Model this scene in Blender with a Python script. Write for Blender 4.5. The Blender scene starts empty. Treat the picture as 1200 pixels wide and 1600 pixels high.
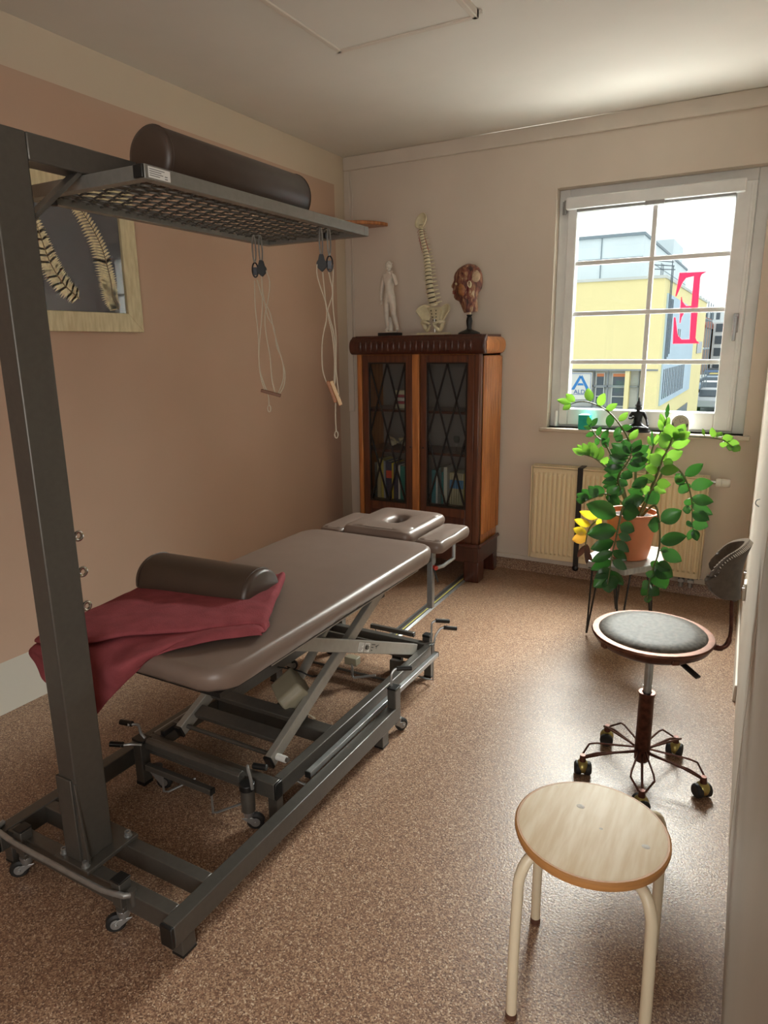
import bpy, math, random
from mathutils import Vector, Matrix, Euler, noise
PI = math.pi
rnd = random.Random(7)
sc = bpy.context.scene
col = sc.collection

# ------------------------------------------------------------------ helpers
def lin(h):
    h = h.lstrip('#')
    o = []
    for i in (0, 2, 4):
        c = int(h[i:i+2], 16)/255
        o.append(c/12.92 if c <= .04045 else ((c+.055)/1.055)**2.4)
    return (*o, 1)

def mat(name, c, rough=.5, metal=0., var=0., vscale=30., bump=0., bscale=200., spec=.5, coat=0., trans=0., c2=None, stretch=(1, 1, 1)):
    m = bpy.data.materials.new(name); m.use_nodes = True
    nt = m.node_tree; N = nt.nodes; L = nt.links
    b = N['Principled BSDF']
    b.inputs['Base Color'].default_value = lin(c)
    b.inputs['Roughness'].default_value = rough
    b.inputs['Metallic'].default_value = metal
    b.inputs['Specular IOR Level'].default_value = spec
    if coat: b.inputs['Coat Weight'].default_value = coat; b.inputs['Coat Roughness'].default_value = .12
    if trans: b.inputs['Transmission Weight'].default_value = trans
    tc = N.new('ShaderNodeTexCoord'); mp = N.new('ShaderNodeMapping'); mp.inputs['Scale'].default_value = stretch
    L.new(tc.outputs['Object'], mp.inputs['Vector'])
    if var or c2:
        n = N.new('ShaderNodeTexNoise'); n.inputs['Scale'].default_value = vscale; n.inputs['Detail'].default_value = 4
        L.new(mp.outputs[0], n.inputs['Vector'])
        r = N.new('ShaderNodeValToRGB'); a = lin(c)
        if c2: x, y = lin(c), lin(c2)
        else: x = tuple(v*(1-var) for v in a[:3])+(1,); y = tuple(min(1, v*(1+var)) for v in a[:3])+(1,)
        r.color_ramp.elements[0].position = .35; r.color_ramp.elements[1].position = .65
        r.color_ramp.elements[0].color = x; r.color_ramp.elements[1].color = y
        L.new(n.outputs['Fac'], r.inputs[0]); L.new(r.outputs[0], b.inputs['Base Color'])
    if bump:
        n2 = N.new('ShaderNodeTexNoise'); n2.inputs['Scale'].default_value = bscale
        L.new(mp.outputs[0], n2.inputs['Vector'])
        bp = N.new('ShaderNodeBump'); bp.inputs['Strength'].default_value = bump; bp.inputs['Distance'].default_value = .002
        L.new(n2.outputs['Fac'], bp.inputs['Height']); L.new(bp.outputs[0], b.inputs['Normal'])
    return m

def glass_mat(name, tint, rough=0.0, fac=.9):
    m = bpy.data.materials.new(name); m.use_nodes = True
    nt = m.node_tree; N = nt.nodes; L = nt.links
    N.remove(N['Principled BSDF'])
    t = N.new('ShaderNodeBsdfTransparent'); t.inputs[0].default_value = lin(tint)
    g = N.new('ShaderNodeBsdfGlossy'); g.inputs['Roughness'].default_value = rough
    f = N.new('ShaderNodeFresnel'); ge = N.new('ShaderNodeNewGeometry'); io = N.new('ShaderNodeMapRange')
    io.inputs[3].default_value = 1.45; io.inputs[4].default_value = 1/1.45; L.new(ge.outputs['Backfacing'], io.inputs[0]); L.new(io.outputs[0], f.inputs[0])
    x = N.new('ShaderNodeMixShader')
    L.new(f.outputs[0], x.inputs[0]); L.new(t.outputs[0], x.inputs[1]); L.new(g.outputs[0], x.inputs[2])
    L.new(x.outputs[0], N['Material Output'].inputs[0])
    return m

def V(*a): return Vector(a)

class MB:
    """collects shapes into one mesh"""
    def __init__(s): s.v = []; s.f = []; s.mi = []
    def add(s, vs, fs, mi=0):
        o = len(s.v); s.v += [tuple(v) for v in vs]
        for f in fs: s.f.append(tuple(i+o for i in f)); s.mi.append(mi)
        return s
    def box(s, c, d, rot=None, mi=0):
        vs = []
        for x in (-.5, .5):
            for y in (-.5, .5):
                for z in (-.5, .5): vs.append(Vector((x*d[0], y*d[1], z*d[2])))
        if rot is not None:
            R = rot if isinstance(rot, Matrix) else Euler(rot).to_matrix()
            vs = [R@v for v in vs]
        vs = [v+Vector(c) for v in vs]
        return s.add(vs, [(0,1,3,2),(4,6,7,5),(0,4,5,1),(2,3,7,6),(0,2,6,4),(1,5,7,3)], mi)
    def bb(s, a, b, mi=0):
        return s.box([(a[i]+b[i])/2 for i in range(3)], [abs(b[i]-a[i]) for i in range(3)], None, mi)
    def beam(s, p, q, w, h, up=(0,0,1), mi=0):
        p, q = Vector(p), Vector(q); d = (q-p); l = d.length; d.normalize()
        side = d.cross(Vector(up)).normalized(); u = side.cross(d)
        R = Matrix((side, d, u)).transposed()
        return s.box((p+q)/2, (w, l, h), R, mi)
    def ring(s, c, ax, r, n, ref=None):
        ax = Vector(ax).normalized()
        if ref is None: ref = Vector((0,0,1)) if abs(ax.z) < .9 else Vector((1,0,0))
        a = ax.cross(ref).normalized(); b = ax.cross(a)
        return [Vector(c)+a*math.cos(2*PI*i/n)*r+b*math.sin(2*PI*i/n)*r for i in range(n)]
    def cyl(s, p, q, r, r2=None, n=20, mi=0, caps=True):
        p, q = Vector(p), Vector(q); r2 = r if r2 is None else r2; ax = q-p
        vs = s.ring(p, ax, r, n)+s.ring(q, ax, r2, n)
        fs = [(i, i+n, (i+1) % n+n, (i+1) % n) for i in range(n)]
        if caps: fs += [tuple(range(n)), tuple(range(2*n-1, n-1, -1))]
        return s.add(vs, fs, mi)
    def tube(s, pts, r, n=8, closed=False, mi=0):
        pts = [Vector(p) for p in pts]; m = len(pts); vs = []; ref = None
        rr = r if isinstance(r, (list, tuple)) else [r]*m
        for i, p in enumerate(pts):
            if closed: t = pts[(i+1) % m]-pts[i-1]
            else: t = pts[min(i+1, m-1)]-pts[max(i-1, 0)]
            t.normalize()
            if ref is None: ref = Vector((0,0,1)) if abs(t.z) < .9 else Vector((1,0,0))
            a = (ref-t*ref.dot(t)).normalized(); ref = a; b = t.cross(a)
            vs += [p+(a*math.cos(2*PI*k/n)+b*math.sin(2*PI*k/n))*rr[i] for k in range(n)]
        fs = []
        for i in range(m if closed else m-1):
            j = (i+1) % m
            for k in range(n): fs.append((i*n+k, i*n+(k+1) % n, j*n+(k+1) % n, j*n+k))
        if not closed: fs += [tuple(range(n-1, -1, -1)), tuple((m-1)*n+k for k in range(n))]
        return s.add(vs, fs, mi)
    def lathe(s, prof, c=(0,0,0), n=32, ax=None, mi=0, sx=1, sy=1):
        """profile of (radius, height)"""
        vs = []; m = len(prof)
        R = Vector((0,0,1)).rotation_difference(Vector(ax)).to_matrix() if ax is not None else Matrix.Identity(3)
        for r, z in prof:
            for k in range(n):
                a = 2*PI*k/n; vs.append(R@Vector((r*math.cos(a)*sx, r*math.sin(a)*sy, z))+Vector(c))
        fs = [(i*n+k, i*n+(k+1) % n, (i+1)*n+(k+1) % n, (i+1)*n+k) for i in range(m-1) for k in range(n)]
        if prof[0][0] > 1e-6: fs.append(tuple(range(n-1, -1, -1)))
        if prof[-1][0] > 1e-6: fs.append(tuple((m-1)*n+k for k in range(n)))
        return s.add(vs, fs, mi)
    def prism(s, poly, origin, ex, ey, ez, t, mi=0):
        """polygon (2D) extruded by t along ez"""
        o, ex, ey, ez = Vector(origin), Vector(ex), Vector(ey), Vector(ez); n = len(poly)
        vs = [o+ex*x+ey*y for x, y in poly]+[o+ex*x+ey*y+ez*t for x, y in poly]
        fs = [(i, (i+1) % n, (i+1) % n+n, i+n) for i in range(n)]+[tuple(range(n-1, -1, -1)), tuple(range(n, 2*n))]
        return s.add(vs, fs, mi)
    def ball(s, c, r, n=16, m=10, sc_=(1,1,1), rot=None, mi=0):
        vs = []; R = Euler(rot).to_matrix() if rot else Matrix.Identity(3)
        for i in range(1, m):
            t = PI*i/m
            for k in range(n):
                a = 2*PI*k/n
                vs.append(Vector(c)+R@Vector((r*sc_[0]*math.sin(t)*math.cos(a), r*sc_[1]*math.sin(t)*math.sin(a), r*sc_[2]*math.cos(t))))
        top = len(vs); vs.append(Vector(c)+R@Vector((0,0,r*sc_[2]))); vs.append(Vector(c)-R@Vector((0,0,r*sc_[2])))
        fs = [(i*n+k, (i+1)*n+k, (i+1)*n+(k+1) % n, i*n+(k+1) % n) for i in range(m-2) for k in range(n)]
        fs += [(top, k, (k+1) % n) for k in range(n)]+[(top+1, (m-2)*n+(k+1) % n, (m-2)*n+k) for k in range(n)]
        return s.add(vs, fs, mi)
    def grid(s, P, mi=0, closed_u=False):
        nu = len(P); nv = len(P[0]); vs = [p for row in P for p in row]; fs = []
        for i in range(nu if closed_u else nu-1):
            for j in range(nv-1):
                a = i*nv+j; b = ((i+1) % nu)*nv+j; fs.append((a, b, b+1, a+1))
        return s.add(vs, fs, mi)

def tag(o, label=None, cat=None, group=None, kind=None):
    if label: o['label'] = label
    if cat: o['category'] = cat
    if group: o['group'] = group
    if kind: o['kind'] = kind
    return o

def obj(name, mb, mats, parent=None, bev=0, seg=2, smooth=40, loc=None, label=None, fix=True):
    me = bpy.data.meshes.new(name); me.from_pydata(mb.v, [], mb.f)
    if not isinstance(mats, (list, tuple)): mats = [mats]
    for m in mats: me.materials.append(m)
    me.polygons.foreach_set('material_index', mb.mi)
    me.update()
    if fix:
        import bmesh
        bm = bmesh.new(); bm.from_mesh(me); bmesh.ops.recalc_face_normals(bm, faces=bm.faces); bm.to_mesh(me); bm.free()
    if smooth:
        me.polygons.foreach_set('use_smooth', [True]*len(me.polygons)); me.set_sharp_from_angle(angle=math.radians(smooth))
    o = bpy.data.objects.new(name, me); col.objects.link(o)
    if parent is not None:
        o.parent = parent
        M = Matrix.Identity(4); p = parent
        while p is not None: M = p.matrix_basis@M; p = p.parent
        o.matrix_basis = M.inverted()@Matrix.Translation(loc or (0,0,0))
    elif loc: o.location = loc
    if bev:
        b = o.modifiers.new('bevel', 'BEVEL'); b.width = bev; b.segments = seg; b.limit_method = 'ANGLE'; b.angle_limit = math.radians(35)
        b.harden_normals = False
    if label: o['label'] = label
    return o

def empty(name, loc, label, cat, group=None):
    o = bpy.data.objects.new(name, None); col.objects.link(o); o.location = loc; o.empty_display_size = .05
    tag(o, label, cat, group); return o

def thing(name, mb, m, label, cat, group=None, **k):
    """single-mesh thing with its origin moved to the middle of its foot"""
    xs = [v[0] for v in mb.v]; ys = [v[1] for v in mb.v]; zs = [v[2] for v in mb.v]
    c = Vector(((min(xs)+max(xs))/2, (min(ys)+max(ys))/2, min(zs)))
    mb.v = [tuple(Vector(v)-c) for v in mb.v]
    return tag(obj(name, mb, m, loc=tuple(c), **k), label, cat, group)

def struct(name, mb, m, parent=None, **k):
    return tag(obj(name, mb, m, parent, **k), kind='structure')

def cat_rom(P, n):
    P = [Vector(p) for p in P]; out = []
    for i in range(len(P)-1):
        a = P[max(i-1, 0)]; b = P[i]; c = P[i+1]; d = P[min(i+2, len(P)-1)]
        for k in range(n):
            t = k/n
            out.append(.5*((2*b)+(c-a)*t+(2*a-5*b+4*c-d)*t*t+(3*b-a-3*c+d)*t**3))
    out.append(P[-1]); return out

def children(o): return [c for c in bpy.data.objects if c.parent == o]
def dup(root, loc=None, rotz=None, label=None, group=None):
    r = root.copy(); col.objects.link(r)
    if loc is not None: r.location = loc
    if rotz is not None: r.rotation_euler = (0, 0, rotz)
    if label: r['label'] = label
    if group: r['group'] = group
    for ch in children(root):
        c = ch.copy(); col.objects.link(c); c.parent = r
        for g in children(ch):
            d = g.copy(); col.objects.link(d); d.parent = c
    return r

# ------------------------------------------------------------------ materials
def plaster(name, c, bump=.12):
    return mat(name, c, rough=.92, var=.025, vscale=2.5, bump=bump, bscale=70, spec=.2)
M_cream = plaster('cream_plaster', 'cdb9a0')
M_back = plaster('beige_plaster', 'd5cabd')
M_ceil = plaster('ceiling_paint', 'dad6ce', .05)
M_white = mat('white_paint', 'dcdad2', .45, var=.03, vscale=8)
M_pvc = mat('window_plastic', 'e8eaea', .35, var=.03, vscale=12)
M_trim = mat('trim_paint', 'd3cabe', .6, var=.03, vscale=6)
M_rack = mat('rack_enamel', '85847f', .36, .5, var=.05, vscale=60, bump=.15, bscale=900)
M_steel = mat('grey_enamel', '5a5752', .34, .45, var=.05, vscale=60, bump=.15, bscale=900, spec=.6)
M_steel_l = mat('silver_enamel', '97948c', .4, .3, var=.04, vscale=50, bump=.1, bscale=900)
M_silver = mat('galvanised_steel', 'a3a5a5', .36, .75, var=.08, vscale=40)
M_chrome = mat('chrome', 'c8c8c6', .15, 1.)
M_black = mat('black_plastic', '161616', .4)
M_rubber = mat('rubber', '1c1c1d', .6)
M_leather = mat('taupe_leatherette', '74645b', .37, var=.04, vscale=14, bump=.1, bscale=500, spec=.5)
M_leather_d = mat('dark_leatherette', '41342c', .40, var=.05, vscale=14, bump=.1, bscale=500)
M_motor = mat('motor_plastic', '8c8672', .5, var=.04, vscale=15)
M_sticker = mat('white_sticker', 'd8d8d4', .5)
M_ink = mat('ink', '24242a', .6)
M_blanket = mat('red_fleece', '8b474c', .95, var=.1, vscale=20, bump=.7, bscale=260, spec=.1)
M_walnut = mat('cabinet_wood', '643620', .34, var=.25, vscale=9, stretch=(6, 6, .5), c2='4a2617', coat=.25)
M_wood_o = mat('cabinet_wood_light', 'be7a42', .36, vscale=9, stretch=(6, 6, .5), c2='9a5e30', coat=.25)
M_wood_d = mat('cabinet_wood_dark', '4e2518', .32, vscale=9, stretch=(6, 6, .5), c2='3c1a12', coat=.3)
M_lat = mat('muntin_black', '15110f', .4)
M_pine = mat('pine', 'e2d2b8', .55, vscale=7, stretch=(10, 1.2, 4), c2='d2bb98')
M_pine_e = mat('pine_edge', 'b07c47', .5, var=.15, vscale=8, stretch=(1, 1, 9))
M_knot = mat('pine_knot', 'a59a8c', .5, var=.2, vscale=90)
M_leg = mat('cream_lacquer', 'dccfb4', .35)
M_rad = mat('radiator_cream', 'ddcdab', .35)
M_terra = mat('terracotta_plastic', 'cc7c55', .5, var=.05, vscale=9)
M_soil = mat('soil', '2a1c14', .95, var=.4, vscale=150, bump=1, bscale=200)
M_copper = mat('antique_copper', '55342a', .36, .7, var=.35, vscale=60)
M_copper_l = mat('bright_copper', '6e4a3b', .45, .75, var=.2, vscale=40)
M_hide = mat('worn_leather', '5a5046', .5, var=.18, vscale=40, bump=.25, bscale=150)
M_hide_w = mat('speckled_hide', '3d362f', .55, vscale=70, c2='6c645a', bump=.15, bscale=200, spec=.25)
M_brass = mat('brass_caster', 'a89a5e', .3, .8)
M_stitch = mat('white_stitch', 'e6e0d6', .7)
M_bone = mat('bone_plastic', 'd9cfae', .5, var=.06, vscale=60)
M_bone2 = mat('bone_dark', 'b8ab86', .6, var=.1, vscale=60)
M_disc = mat('disc_rubber', '4b4438', .6)
M_nerve = mat('red_nerve', 'a8443a', .5)
M_marble = mat('white_resin', 'd6cfc4', .45, var=.05, vscale=40)
M_bronze = mat('dark_bronze', '26262a', .38, .4, var=.3, vscale=80)
M_turq = mat('turquoise_glass', '2cb5a8', .25, var=.1, vscale=30)
M_cord = mat('cord', 'b9ae9a', .7)
M_gold = mat('gold_print', 'f0dfb2', .5, 0, var=.2, vscale=60)
M_frame = mat('picture_frame_wood', 'e0d4ae', .5, vscale=12, stretch=(1, 5, 1), c2='cdbf95')
M_paper = mat('book_paper', 'd8ceb4', .8)
M_aluw = mat('aluminium_track', '8e9090', .35, .7, var=.05, vscale=30)
M_yel = mat('yellow_line', 'd9cf62', .5)

# ------------------------------------------------------------------ floor: speckled vinyl
M_floor = bpy.data.materials.new('speckled_vinyl'); M_floor.use_nodes = True
def _floor():
    nt = M_floor.node_tree; N = nt.nodes; L = nt.links; b = N['Principled BSDF']
    tc = N.new('ShaderNodeTexCoord')
    v = N.new('ShaderNodeTexVoronoi'); v.inputs['Scale'].default_value = 320
    L.new(tc.outputs['Object'], v.inputs['Vector'])
    sep = N.new('ShaderNodeSeparateColor'); L.new(v.outputs['Color'], sep.inputs[0])
    r = N.new('ShaderNodeValToRGB'); r.color_ramp.interpolation = 'CONSTANT'
    e = r.color_ramp.elements; e[0].position = 0; e[0].color = lin('664c3e'); e[1].position = .2; e[1].color = lin('7d5f4e')
    for p, c in ((.42, '8f705b'), (.64, 'a4856b'), (.84, 'b59a80'), (.95, 'cbb69e')):
        x = e.new(p); x.color = lin(c)
    L.new(sep.outputs[0], r.inputs[0])
    n = N.new('ShaderNodeTexNoise'); n.inputs['Scale'].default_value = 1.3; L.new(tc.outputs['Object'], n.inputs['Vector'])
    mx = N.new('ShaderNodeMix'); mx.data_type = 'RGBA'; mx.blend_type = 'MULTIPLY'; mx.inputs[0].default_value = .25
    L.new(r.outputs[0], mx.inputs[6]); L.new(n.outputs['Color'], mx.inputs[7])
    L.new(r.outputs[0], b.inputs['Base Color'])
    b.inputs['Roughness'].default_value = .34; b.inputs['Specular IOR Level'].default_value = .45
    n2 = N.new('ShaderNodeTexNoise'); n2.inputs['Scale'].default_value = 170; L.new(tc.outputs['Object'], n2.inputs['Vector'])
    bp = N.new('ShaderNodeBump'); bp.inputs['Strength'].default_value = .35; bp.inputs['Distance'].default_value = .002
    L.new(n2.outputs['Fac'], bp.inputs['Height']); L.new(bp.outputs[0], b.inputs['Normal'])
_floor()

# ------------------------------------------------------------------ left wall paint: brown field between cream bands
M_left = bpy.data.materials.new('two_tone_wall'); M_left.use_nodes = True
def _left():
    nt = M_left.node_tree; N = nt.nodes; L = nt.links; b = N['Principled BSDF']; b.inputs['Roughness'].default_value = .9
    b.inputs['Specular IOR Level'].default_value = .2
    g = N.new('ShaderNodeNewGeometry'); s = N.new('ShaderNodeSeparateXYZ'); L.new(g.outputs['Position'], s.inputs[0])
    def cmp(sock, op, val):
        m = N.new('ShaderNodeMath'); m.operation = op; L.new(sock, m.inputs[0]); m.inputs[1].default_value = val; return m.outputs[0]
    a = cmp(s.outputs[2], 'LESS_THAN', 2.485); c = cmp(s.outputs[2], 'GREATER_THAN', .22); d = cmp(s.outputs[1], 'LESS_THAN', 4.085)
    m1 = N.new('ShaderNodeMath'); m1.operation = 'MULTIPLY'; L.new(a, m1.inputs[0]); L.new(c, m1.inputs[1])
    m2 = N.new('ShaderNodeMath'); m2.operation = 'MULTIPLY'; L.new(m1.outputs[0], m2.inputs[0]); L.new(d, m2.inputs[1])
    n = N.new('ShaderNodeTexNoise'); n.inputs['Scale'].default_value = 1.6; L.new(g.outputs['Position'], n.inputs['Vector'])
    r = N.new('ShaderNodeValToRGB'); r.color_ramp.elements[0].position = .3; r.color_ramp.elements[1].position = .7
    r.color_ramp.elements[0].color = lin('c0a48f'); r.color_ramp.elements[1].color = lin('c7ab96'); L.new(n.outputs['Fac'], r.inputs[0])
    low = N.new('ShaderNodeMix'); low.data_type = 'RGBA'; L.new(c, low.inputs[0]); low.inputs[6].default_value = lin('d2cfc4'); low.inputs[7].default_value = lin('d2c5b0')
    mx = N.new('ShaderNodeMix'); mx.data_type = 'RGBA'; L.new(m2.outputs[0], mx.inputs[0]); L.new(low.outputs[2], mx.inputs[6]); L.new(r.outputs[0], mx.inputs[7])
    L.new(mx.outputs[2], b.inputs['Base Color'])
    n2 = N.new('ShaderNodeTexNoise'); n2.inputs['Scale'].default_value = 60; L.new(g.outputs['Position'], n2.inputs['Vector'])
    bp = N.new('ShaderNodeBump'); bp.inputs['Strength'].default_value = .12; bp.inputs['Distance'].default_value = .002
    L.new(n2.outputs['Fac'], bp.inputs['Height']); L.new(bp.outputs[0], b.inputs['Normal'])
_left()

# ------------------------------------------------------------------ room shell
XL, YB, ZC = -2.603, 4.214, 2.67
YN = -1.0                       # wall behind the camera
XR = 1.0                        # nook beside the camera
struct('floor', MB().bb((XL-.1, YN-.1, -.1), (XR+.1, YB+.3, 0)), M_floor)
struct('ceiling', MB().bb((XL-.1, YN-.1, ZC), (XR+.1, YB+.3, ZC+.1)), M_ceil)
struct('wall_left', MB().bb((XL-.12, YN-.1, 0), (XL, YB+.3, ZC)), M_left)
# back wall around the window opening
wx0, wx1, wz0, wz1 = -1.165, -.075, .95, 2.325
m = MB()
m.bb((XL, YB, 0), (wx0, YB+.3, ZC)); m.bb((wx1, YB, 0), (.35, YB+.3, ZC))
m.bb((wx0, YB, 0), (wx1, YB+.3, wz0)); m.bb((wx0, YB, wz1), (wx1, YB+.3, ZC))
struct('wall_back', m, M_back, smooth=0)
# right wall: runs almost along the line of sight, with the open door leaf in front of it
def wx(y): return .003+(4.32-y)*.0187
struct('wall_right', MB().prism([(wx(YB+.1), YB+.1), (wx(2.0), 2.0), (wx(2.0)+.12, 2.0), (wx(YB+.1)+.3, YB+.1)], (0,0,0), (1,0,0), (0,1,0), (0,0,1), ZC), M_back, smooth=0)
m = MB(); m.bb((XR, YN, 0), (XR+.1, 2.1, ZC)); m.bb((.1, 2.0, 2.1), (XR, 2.1, ZC)); m.bb((.165, 2.0, 0), (XR, 2.1, 2.1))
struct('wall_side', m, M_back, smooth=0)
m = MB(); m.bb((XL, YN-.1, 0), (-.35, YN, ZC)); m.bb((-.35, YN-.1, 2.3), (XR, YN, ZC)); m.bb((-.35, YN-.1, 0), (XR, YN, .4))  # opening behind the camera is added, unseen, to let fill light in
struct('wall_near', m, M_cream, smooth=0)
# cornice trunk along the back wall, conduit in the corner
struct('trim_1', MB().bb((XL, YB-.018, 2.585), (wx(4.2), YB, ZC)), M_trim, bev=.006)
struct('trim_2', MB().bb((XL, YB-.012, 1.0), (XL+.045, YB, 2.585)), M_trim, bev=.004)
# floor-coloured coved skirting with the white pipe cover strip on top
struct('baseboard_back', MB().prism([(0,0),(.022,0),(.012,.02),(.009,.07),(0,.072)], (XL, YB, 0), (0,-1,0), (0,0,1), (1,0,0), wx(4.2)-XL-.001), M_floor, smooth=50)
struct('trim_3', MB().bb((XL, YB-.02, .072), (wx(4.2)-.002, YB, .1)), M_trim, bev=.004)
struct('baseboard_right', MB().prism([(0,0),(.012,0),(.008,.07),(0,.072)], (wx(4.2)-.001, 4.19, 0), (-1,0,0), (0,0,1), (.0187,-1,0), 1.25), M_trim, smooth=50)
# cable along the corner conduit
c = cat_rom([(XL+.05, YB-.008, 2.585), (XL+.055, YB-.01, 2.5), (XL+.068, YB-.01, 2.42), (XL+.062, YB-.01, 2.33), (XL+.075, YB-.01, 2.25)], 6)
tag(obj('wall_cable', MB().tube(c, .004, 6), M_trim), 'thin cream cable running down the wall from the cornice to the corner shelf', 'cable')
c = cat_rom([(XL+.058, YB-.008, 2.2), (XL+.06, YB-.008, 1.9), (XL+.058, YB-.008, 1.5), (XL+.058, YB-.008, 1.1)], 6)
tag(obj('wall_cable', MB().tube(c, .004, 6), M_trim), 'thin cream cable running down the wall below the corner shelf', 'cable')

# ------------------------------------------------------------------ window
R = empty('window_1', (-.62, YB+.06, wz0), None, None); R['kind'] = 'structure'
def frame_rect(mb, x0, x1, z0, z1, y0, y1, wl, wr, wb, wt):
    mb.bb((x0, y0, z0), (x0+wl, y1, z1)); mb.bb((x1-wr, y0, z0), (x1, y1, z1))
    mb.bb((x0+wl, y0, z0), (x1-wr, y1, z0+wb)); mb.bb((x0+wl, y0, z1-wt), (x1-wr, y1, z1)); return mb
sx0, sx1, sz0, sz1 = -1.108, -.135, .965, 2.262      # sash
gx0, gx1, gz0, gz1 = -1.052, -.232, 1.065, 2.187      # glass
struct('window_frame', frame_rect(MB(), wx0, wx1, wz0, wz1, YB+.075, YB+.15, .06, .06, .04, .06), M_pvc, R, bev=.004)
struct('window_sash', frame_rect(MB(), sx0, sx1, sz0, sz1, YB+.045, YB+.11, gx0-sx0, sx1-gx1, gz0-sz0, sz1-gz1), M_pvc, R, bev=.006)
m = MB(); m.bb((sx1-.028, YB+.04, sz0+.012), (sx1-.012, YB+.046, sz1-.012)); struct('sash_rebate', m, M_pvc, R, bev=.002)
struct('window_pane', MB().bb((gx0, YB+.082, gz0), (gx1, YB+.09, gz1)), glass_mat('window_glass', 'f4f7f5'), R)
mx_ = -.628
struct('muntin', MB().bb((mx_-.0125, YB+.062, gz0), (mx_+.0125, YB+.08, gz1)), M_pvc, R, bev=.002)
for z in (1.911, 1.625, 1.345):
    struct('muntin', MB().bb((gx0, YB+.06, z-.0125), (gx1, YB+.082, z+.0125)), M_pvc, R, bev=.002)
# sun blind cassette on top of the sash
m = MB(); m.bb((sx0-.005, YB+.01, 2.205), (gx1+.045, YB+.05, 2.272)); struct('blind_cassette', m, M_pvc, R, bev=.008, seg=3)
m = MB(); m.bb((gx0, YB+.025, 2.19), (gx1, YB+.04, 2.206)); m.bb((mx_-.05, YB+.012, 2.186), (mx_+.05, YB+.022, 2.212)); struct('blind_rail', m, M_silver, R, bev=.002)
# handle, hinge
m = MB(); m.bb((-.185, YB+.03, 1.50), (-.158, YB+.045, 1.60)); m.cyl((-.171, YB+.045, 1.575), (-.171, YB+.0, 1.575), .011)
m.beam((-.171, YB+.0, 1.585), (-.173, YB-.004, 1.455), .018, .012, up=(0,1,0)); struct('window_handle', m, M_silver, R, bev=.004)
m = MB(); m.cyl((sx0-.012, YB+.04, 2.19), (sx0-.012, YB+.04, 2.26), .008); m.bb((sx0-.03, YB+.04, 2.185), (sx0-.012, YB+.055, 2.255)); struct('window_hinge', m, M_silver, R)
m = MB(); m.cyl((sx0-.012, YB+.04, .955), (sx0-.012, YB+.04, 1.05), .012, .010); struct('window_hinge', m, M_pvc, R)
m = MB(); m.bb((wx0-.035, YB-.055, wz0-.022), (wx1+.035, YB+.08, wz0)); struct('window_sill', m, mat('sill_stone', 'cdbfae', .35, var=.06, vscale=14), R, bev=.005)

# mirrored red letter on the outside of the pane
red = mat('red_film', 'e0182c', .4)
red.node_tree.nodes['Principled BSDF'].inputs['Base Color'].default_value = lin('ee3048')
_n = red.node_tree.nodes; _t = _n.new('ShaderNodeBsdfTranslucent'); _t.inputs[0].default_value = lin('ff5068'); _x = _n.new('ShaderNodeMixShader'); _x.inputs[0].default_value = .75
red.node_tree.links.new(_n['Principled BSDF'].outputs[0], _x.inputs[1]); red.node_tree.links.new(_t.outputs[0], _x.inputs[2]); red.node_tree.links.new(_x.outputs[0], _n['Material Output'].inputs[0])
E_ = [(-.342,1.828),(-.480,1.829),(-.492,1.705),(-.486,1.705),(-.462,1.775),(-.445,1.800),(-.405,1.808),(-.405,1.650),(-.432,1.650),(-.452,1.675),(-.458,1.700),(-.462,1.700),(-.458,1.560),(-.454,1.560),(-.450,1.590),(-.432,1.628),(-.403,1.628),(-.398,1.468),(-.440,1.468),(-.462,1.490),(-.482,1.590),(-.490,1.590),(-.484,1.446),(-.345,1.446),(-.362,1.462),(-.368,1.475),(-.372,1.800),(-.366,1.815)]
thing('window_letter', MB().prism([(x, z) for x, z in E_], (0, YB+.092, 0), (1,0,0), (0,0,1), (0,1,0), .003), red, 'red mirrored letter E stuck on the window pane', 'letter decal', smooth=0)
# ------------------------------------------------------------------ castor
def castor(parent, x, y, ztop, ang=0., wr=.026, body=True, name='castor'):
    """swivel castor: stem collar, fork, wheel (sub-part)"""
    m = MB(); m.cyl((x, y, ztop), (x, y, ztop-.022), .017, .015, 16)
    d = Vector((math.cos(ang), math.sin(ang), 0)); s = Vector((-d.y, d.x, 0)); w = Vector((x, y, wr))+d*.02
    for k in (-1, 1):
        poly = [(-.022, ztop-.02-wr), (.012, ztop-.02-wr), (.03, .004), (.028, -.01), (.012, -.008)]
        m.prism([(a, b) for a, b in poly], Vector((x, y, wr))+s*(.013*k-.0015), d, (0,0,1), s, .003)
    m.cyl(w-s*.018, w+s*.018, .005, n=10)
    o = obj(name, m, M_silver, parent, bev=.001)
    m = MB(); m.lathe([(.008, -.010), (wr-.006, -.011), (wr, -.006), (wr, .006), (wr-.006, .011), (.008, .010)], w, 24, ax=s)
    wo = obj('wheel', m, M_rubber, o)
    obj('hub', MB().lathe([(.004, -.0125), (wr*.55, -.0115), (wr*.55, .0115), (.004, .0125)], w, 16, ax=s), M_silver, o)
    return o

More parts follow.
